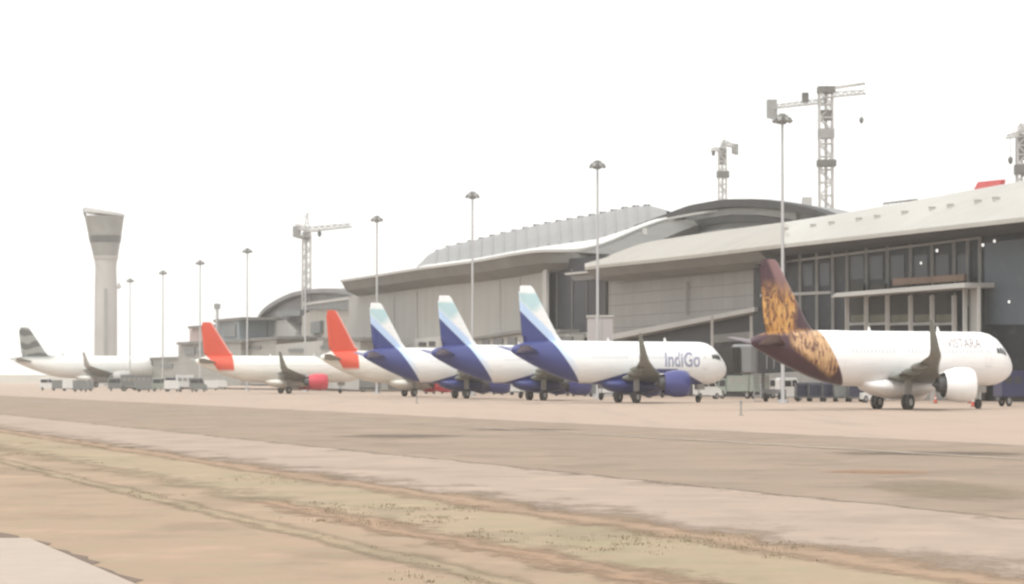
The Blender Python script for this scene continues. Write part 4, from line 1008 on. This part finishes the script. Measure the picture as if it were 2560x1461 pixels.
def tractor(loc, h, col, label, cabin=True):
    T = T_head(h); t = thing('tow_tractor', loc, label, 'tow tractor', 'tow tractors on the apron')
    mb = MB(); mb.loft([[(x, y, z) for x, z in ((-1.6, .35), (-1.6, .95), (-.5, 1.0), (-.45, .75), (.3, .75), (.4, 1.15), (1.5, 1.05), (1.65, .8), (1.65, .35))] for y in (-.75, .75)], smooth=False); mb.build('body', VC[col], t, T, True)
    mb = MB()
    for x in (-.45, .42):
        for y in (-.65, .65): mb.bar((x, y, .9), (x, y, 1.95), .07)
    mb.box(-.6, .6, -.75, .75, 1.95, 2.03); mb.build('cabin_frame', VC[col], t, T, True)
    mb = MB(); mb.box(-.4, .1, -.35, .35, .76, .95); mb.box(-.45, -.35, -.35, .35, .95, 1.4); mb.build('seat', M['tyre'], t, T, True)
    wheels(t, T, (-1.0, 1.05), .7, .36); return t
def cart(loc, h, load, label):
    T = T_head(h); t = thing('baggage_cart', loc, label, 'baggage cart', 'baggage carts behind the plum-tailed airliner')
    mb = MB(); mb.box(-1.4, 1.4, -.75, .75, .42, .55); mb.box(-1.42, -1.36, -.75, .75, .55, 1.0); mb.box(1.36, 1.42, -.75, .75, .55, 1.0); mb.build('deck', M['dark_metal'], t, T, True)
    mb = MB()
    for x in (-1.35, 1.35):
        for y in (-.7, .7): mb.bar((x, y, .55), (x, y, 1.75), .06)
    mb.build('posts', M['strut'], t, T, True)
    mb = MB(); mb.loft([[(x, y, z) for y, z in ((-.8, 1.72), (-.75, 1.82), (0, 1.92), (.75, 1.82), (.8, 1.72))] for x in (-1.45, 1.45)], smooth=False, closed=True); mb.build('canopy', VC[load], t, T, True)
    mb = MB(); mb.box(-1.33, 1.33, -.72, .72, .56, 1.70); mb.build('curtain', VC[load], t, T, True)
    mb = MB(); mb.bar((1.4, 0, .45), (2.1, 0, .35), .07); mb.build('tow_bar', M['strut'], t, T, True)
    wheels(t, T, (-.95, .95), .62, .2, False); return t
def truck(loc, h, col, boxc, label, boxz=3.1, L=7.0):
    T = T_head(h); t = thing('service_truck', loc, label, 'truck', 'service trucks along the terminal')
    mb = MB(); mb.loft([[(x, y, z) for x, z in ((L/2 - 1.8, .55), (L/2 - 1.8, 2.35), (L/2 - .5, 2.35), (L/2 - .12, 1.45), (L/2, 1.3), (L/2, .5))] for y in (-1.1, 1.1)], smooth=False); cab = mb.build('cab', VC[col], t, T, True)
    for s in (-1, 1): mb = MB(); mb.prism([(L/2 - 1.6, s*1.105, 1.45), (L/2 - .35, s*1.105, 1.45), (L/2 - .62, s*1.105, 2.15), (L/2 - 1.6, s*1.105, 2.15)], (0, s*.02, 0)); mb.build('side_window', M['black'], cab, T, True)
    mb = MB(); mb.prism([(L/2 - .46, -1, 2.27), (L/2 - .46, 1, 2.27), (L/2 - .13, 1, 1.5), (L/2 - .13, -1, 1.5)], (.03, 0, .01)); mb.build('windscreen', M['black'], cab, T, True)
    mb = MB(); mb.box(-L/2, L/2 - 1.9, -1.2, 1.2, .85, boxz); mb.box(-L/2 - .02, L/2 - 1.88, -1.23, 1.23, boxz + .003, boxz + .08); mb.build('cargo_box', VC[boxc], t, T, True)
    for k in range(3):
        x0 = -L/2 + .5 + k * 1.5
        for s in (-1, 1): mb = MB(); mb.box(x0, x0 + 1.1, s*1.21 - .01, s*1.21 + .01, 1.9, 2.5); mb.build('side_panel', M['black'] if boxc == 'blue' else M['strut'], t, T, True)
    mb = MB(); mb.box(-L/2, L/2 - .3, -.5, .5, .5, .8); mb.build('chassis', M['dark_metal'], t, T, True)
    wheels(t, T, (-L/2 + 1.2, L/2 - 1.0), 1.0, .48); return t
AV = 122.0
def V(px, A=AV): x, y, _ = FP(px, 0, A); return (x, y, .01)
van(V(1768, 118), R(80), 'white', 'white van parked under the nose of the nearest blue-tailed airliner')
truck(V(1838, 124), R(-80), 'green', 'green', 'pale green truck left of the plum airplane tail, facing left', 2.6)
truck(V(1900, 127), R(70), 'white', 'green', 'pale truck with dark side panels directly left of the plum tail cone', 2.7, 6.5)
van(V(1975, 120), R(75), 'white', 'white van partly hidden below the plum tail cone', 5.0, 2.4)
for i, (px, c) in enumerate(((2008, 'navy'), (2040, 'navy'), (2074, 'navy'), (2104, 'grey'), (2138, 'navy'))):
    cart(V(px, 116 + .5 * i), R(86 + 3 * (i % 2)), c, ('leftmost dark baggage cart, nearest the white van', 'second baggage cart from the left in the row behind the plum tail',
         'middle baggage cart in the row behind the plum tail', 'grey-topped baggage cart behind the plum-tailed airliner', 'rightmost baggage cart, beside the main wheels of the plum-tailed airliner')[i])
tractor(V(2176, 116), R(84), 'white', 'small white tractor pulling the baggage carts behind the plum-tailed airliner')
truck(V(2545, 113), R(75), 'blue', 'blue', 'dark blue truck in front of the nose of the plum-tailed airliner', 2.9, 6.5)
tractor(V(1075, 118), R(80), 'red', 'rusty red tractor under the farthest blue-tailed airliner')
truck(V(925, 123), R(80), 'grey', 'grey', 'grey truck in front of the red-tailed airliner nearest the blue ones', 2.6, 6.5)
van(V(1600, 118), R(85), 'navy', 'dark van behind the main wheels of the nearest blue-tailed airliner')
far_specs = [(120, 'white', 'white van beneath the tail of the far large airliner', 0), (292, 'grey', 'grey van left of the low grey building strip', 0), (330, 'green', 'pale greenish truck below the smallest floodlight mast', 1),
             (366, 'grey', 'grey truck in the middle of the far vehicle row', 1), (402, 'green', 'pale greenish van below the second floodlight mast', 0), (436, 'navy', 'dark van at the corner of the low grey concourse', 0),
             (470, 'white', 'white truck left of the leftmost red fin', 1), (496, 'grey', 'grey van next to the tail cone of the leftmost red-tailed airliner', 0)]
for px, c, lab, k in far_specs:
    Y = 640 - (px - 120) * .2; p = GP(px, Y, .01)
    (truck(p, R(75), c, 'white' if c == 'white' else 'grey', lab, 3.0) if k else van(p, R(80), c, lab, 5.4, 2.5))

# small cargo containers on dollies: far row on the left, and behind the blue-tailed airliners
def dolly(loc, col, label, group, k=1.0):
    T = T_head(R(82)); t = thing('cargo_dolly', loc, label, 'cargo dolly', group)
    mb = MB(); mb.box(-1.6*k, 1.6*k, -.8, .8, .4, .52); mb.build('deck', M['dark_metal'], t, T, True)
    mb = MB(); mb.loft([[(x, y, z) for x, z in ((-1.5*k, .53), (-1.5*k, 2.05), (1.05*k, 2.05), (1.5*k, 1.45), (1.5*k, .53))] for y in (-.75, .75)], smooth=False); mb.build('container', VC[col], t, T, True)
    wheels(t, T, (-1.0*k, 1.0*k), .65, .22, False); return t
rd = random.Random(11)
for col, n, lab in (('white', 9, 'small pale cargo container in the far equipment row left of the red fins'), ('grey', 8, 'small grey cargo container in the far equipment row left of the red fins')):
    d0 = None
    for i in range(n):
        p = GP(rd.uniform(135, 560), rd.uniform(560, 700), .013)
        if d0 is None: d0 = dolly(p, col, lab, col + ' cargo containers in the far equipment row', 1.5)
        else: copy_tree(d0, p)
for col, pxs, lab in (('grey', (1118, 1222, 1268, 1448, 1492), 'small grey cargo container behind the wheels of the blue-tailed airliners'), ('navy', (1190, 1405, 1640), 'small dark cargo container behind the wheels of the blue-tailed airliners'), ('white', (1292, 1520), 'small pale cargo container behind the wheels of the blue-tailed airliners')):
    d0 = None
    for px in pxs:
        p = V(px, 121)
        p = (p[0], p[1], .013)
        if d0 is None: d0 = dolly(p, col, lab, col + ' cargo containers behind the blue-tailed airliners', 1.3)
        else: copy_tree(d0, p)
# traffic cones beyond the nearest airplane
for i, (px, Y, lab) in enumerate(((2338, 300, 'dark orange traffic cone seen left of the white engine'), (2424, 300, 'dark orange traffic cone just right of the white engine'), (2432, 262, 'dark orange traffic cone close to the plum-tailed airliner nose wheel'))):
    t = thing('traffic_cone', GP(px, Y, .013), lab, 'traffic cone', 'traffic cones round the plum-tailed airliner')
    mb = MB(); mb.tube((0,0,.04), (0,0,.8), .17, .04, 14); mb.build('cone', VC['red'], t, None, True)
    mb = MB(); mb.box(-.22, .22, -.3, .3, 0, .04); mb.build('base', M['tyre'], t, None, True)
    mb = MB(); mb.tube((0,0,.42), (0,0,.56), .112, .09, 14); mb.build('reflective_band', VC['white'], t, None, True)
# marker posts on the apron edge
for px, Y, hh, lab in ((1852, 200, .95, 'thin marker post on the apron left of the plum-tailed airliner'), (1042, 300, .8, 'thin marker post on the apron before the blue-tailed airliners')):
    t = thing('marker_post', GP(px, Y, .01), lab, 'marker post')
    mb = MB(); mb.tube((0,0,0), (0,0,hh*.75), .06, .05, 8); mb.tube((0,0,0), (0,0,.06), .16, .16, 12); mb.build('stem', M['strut'], t, None, True)
    mb = MB(); mb.tube((0,0,hh*.75), (0,0,hh), .09, .07, 10); mb.build('lamp', M['lamp'], t, None, True)

# ------------------------------------------------------------------ foreground details
mb = MB(); ys = [20 * (44.2 / 20) ** (i / 40) for i in range(41)]
cs = [(AX(1.0, Y, .16), AX(5.05, Y, .16)) for Y in ys]
cs = [c for c in cs]
pts = [AX(5.35, 20, 0)] ; vs = []; fs = []
for Y in ys:
    vs += [AX(-6, Y, .10), AX(5.1, Y, .10), AX(5.1, Y, -.05), AX(-6, Y, -.05)]
for i in range(40):
    for k in range(4): a = i*4; fs.append((a+k, a+(k+1)%4, a+4+(k+1)%4, a+4+k))
fs += [(0,1,2,3), (163,162,161,160)]
mb.add(vs, fs); p = mb.build('path', m_path); tag(p, kind='structure')
mb = MB(); vs = []; fs = []
ys = [20 * (50.5 / 20) ** (i / 60) for i in range(61)]
for Y in ys: vs += [AX(5.05 if Y < 44.1 else -3, Y, .004), AX(5.42 + random.uniform(-.12, .12) - max(0, Y - 44) * .10, Y, .005)]
for i in range(60): fs.append((2*i, 2*i+1, 2*i+3, 2*i+2))
mb.add(vs, fs); o = mb.build('verge', m_edge); tag(o, kind='structure')

# ------------------------------------------------------------------ haze
hz = MB(); hz.box(-3000, 3000, -60, 3500, -1, 90)
g = bpy.data.materials.new('haze'); g.use_nodes = True; g.node_tree.nodes.clear()
o_ = g.node_tree.nodes.new('ShaderNodeOutputMaterial'); pv = g.node_tree.nodes.new('ShaderNodeVolumePrincipled')
pv.inputs['Color'].default_value = (1.0, 1.0, .97, 1); pv.inputs['Density'].default_value = .00017; pv.inputs['Anisotropy'].default_value = .1
g.node_tree.links.new(pv.outputs[0], o_.inputs['Volume'])
haze = hz.build('haze', g); tag(haze, kind='stuff')
SC.cycles.volume_bounces = 3
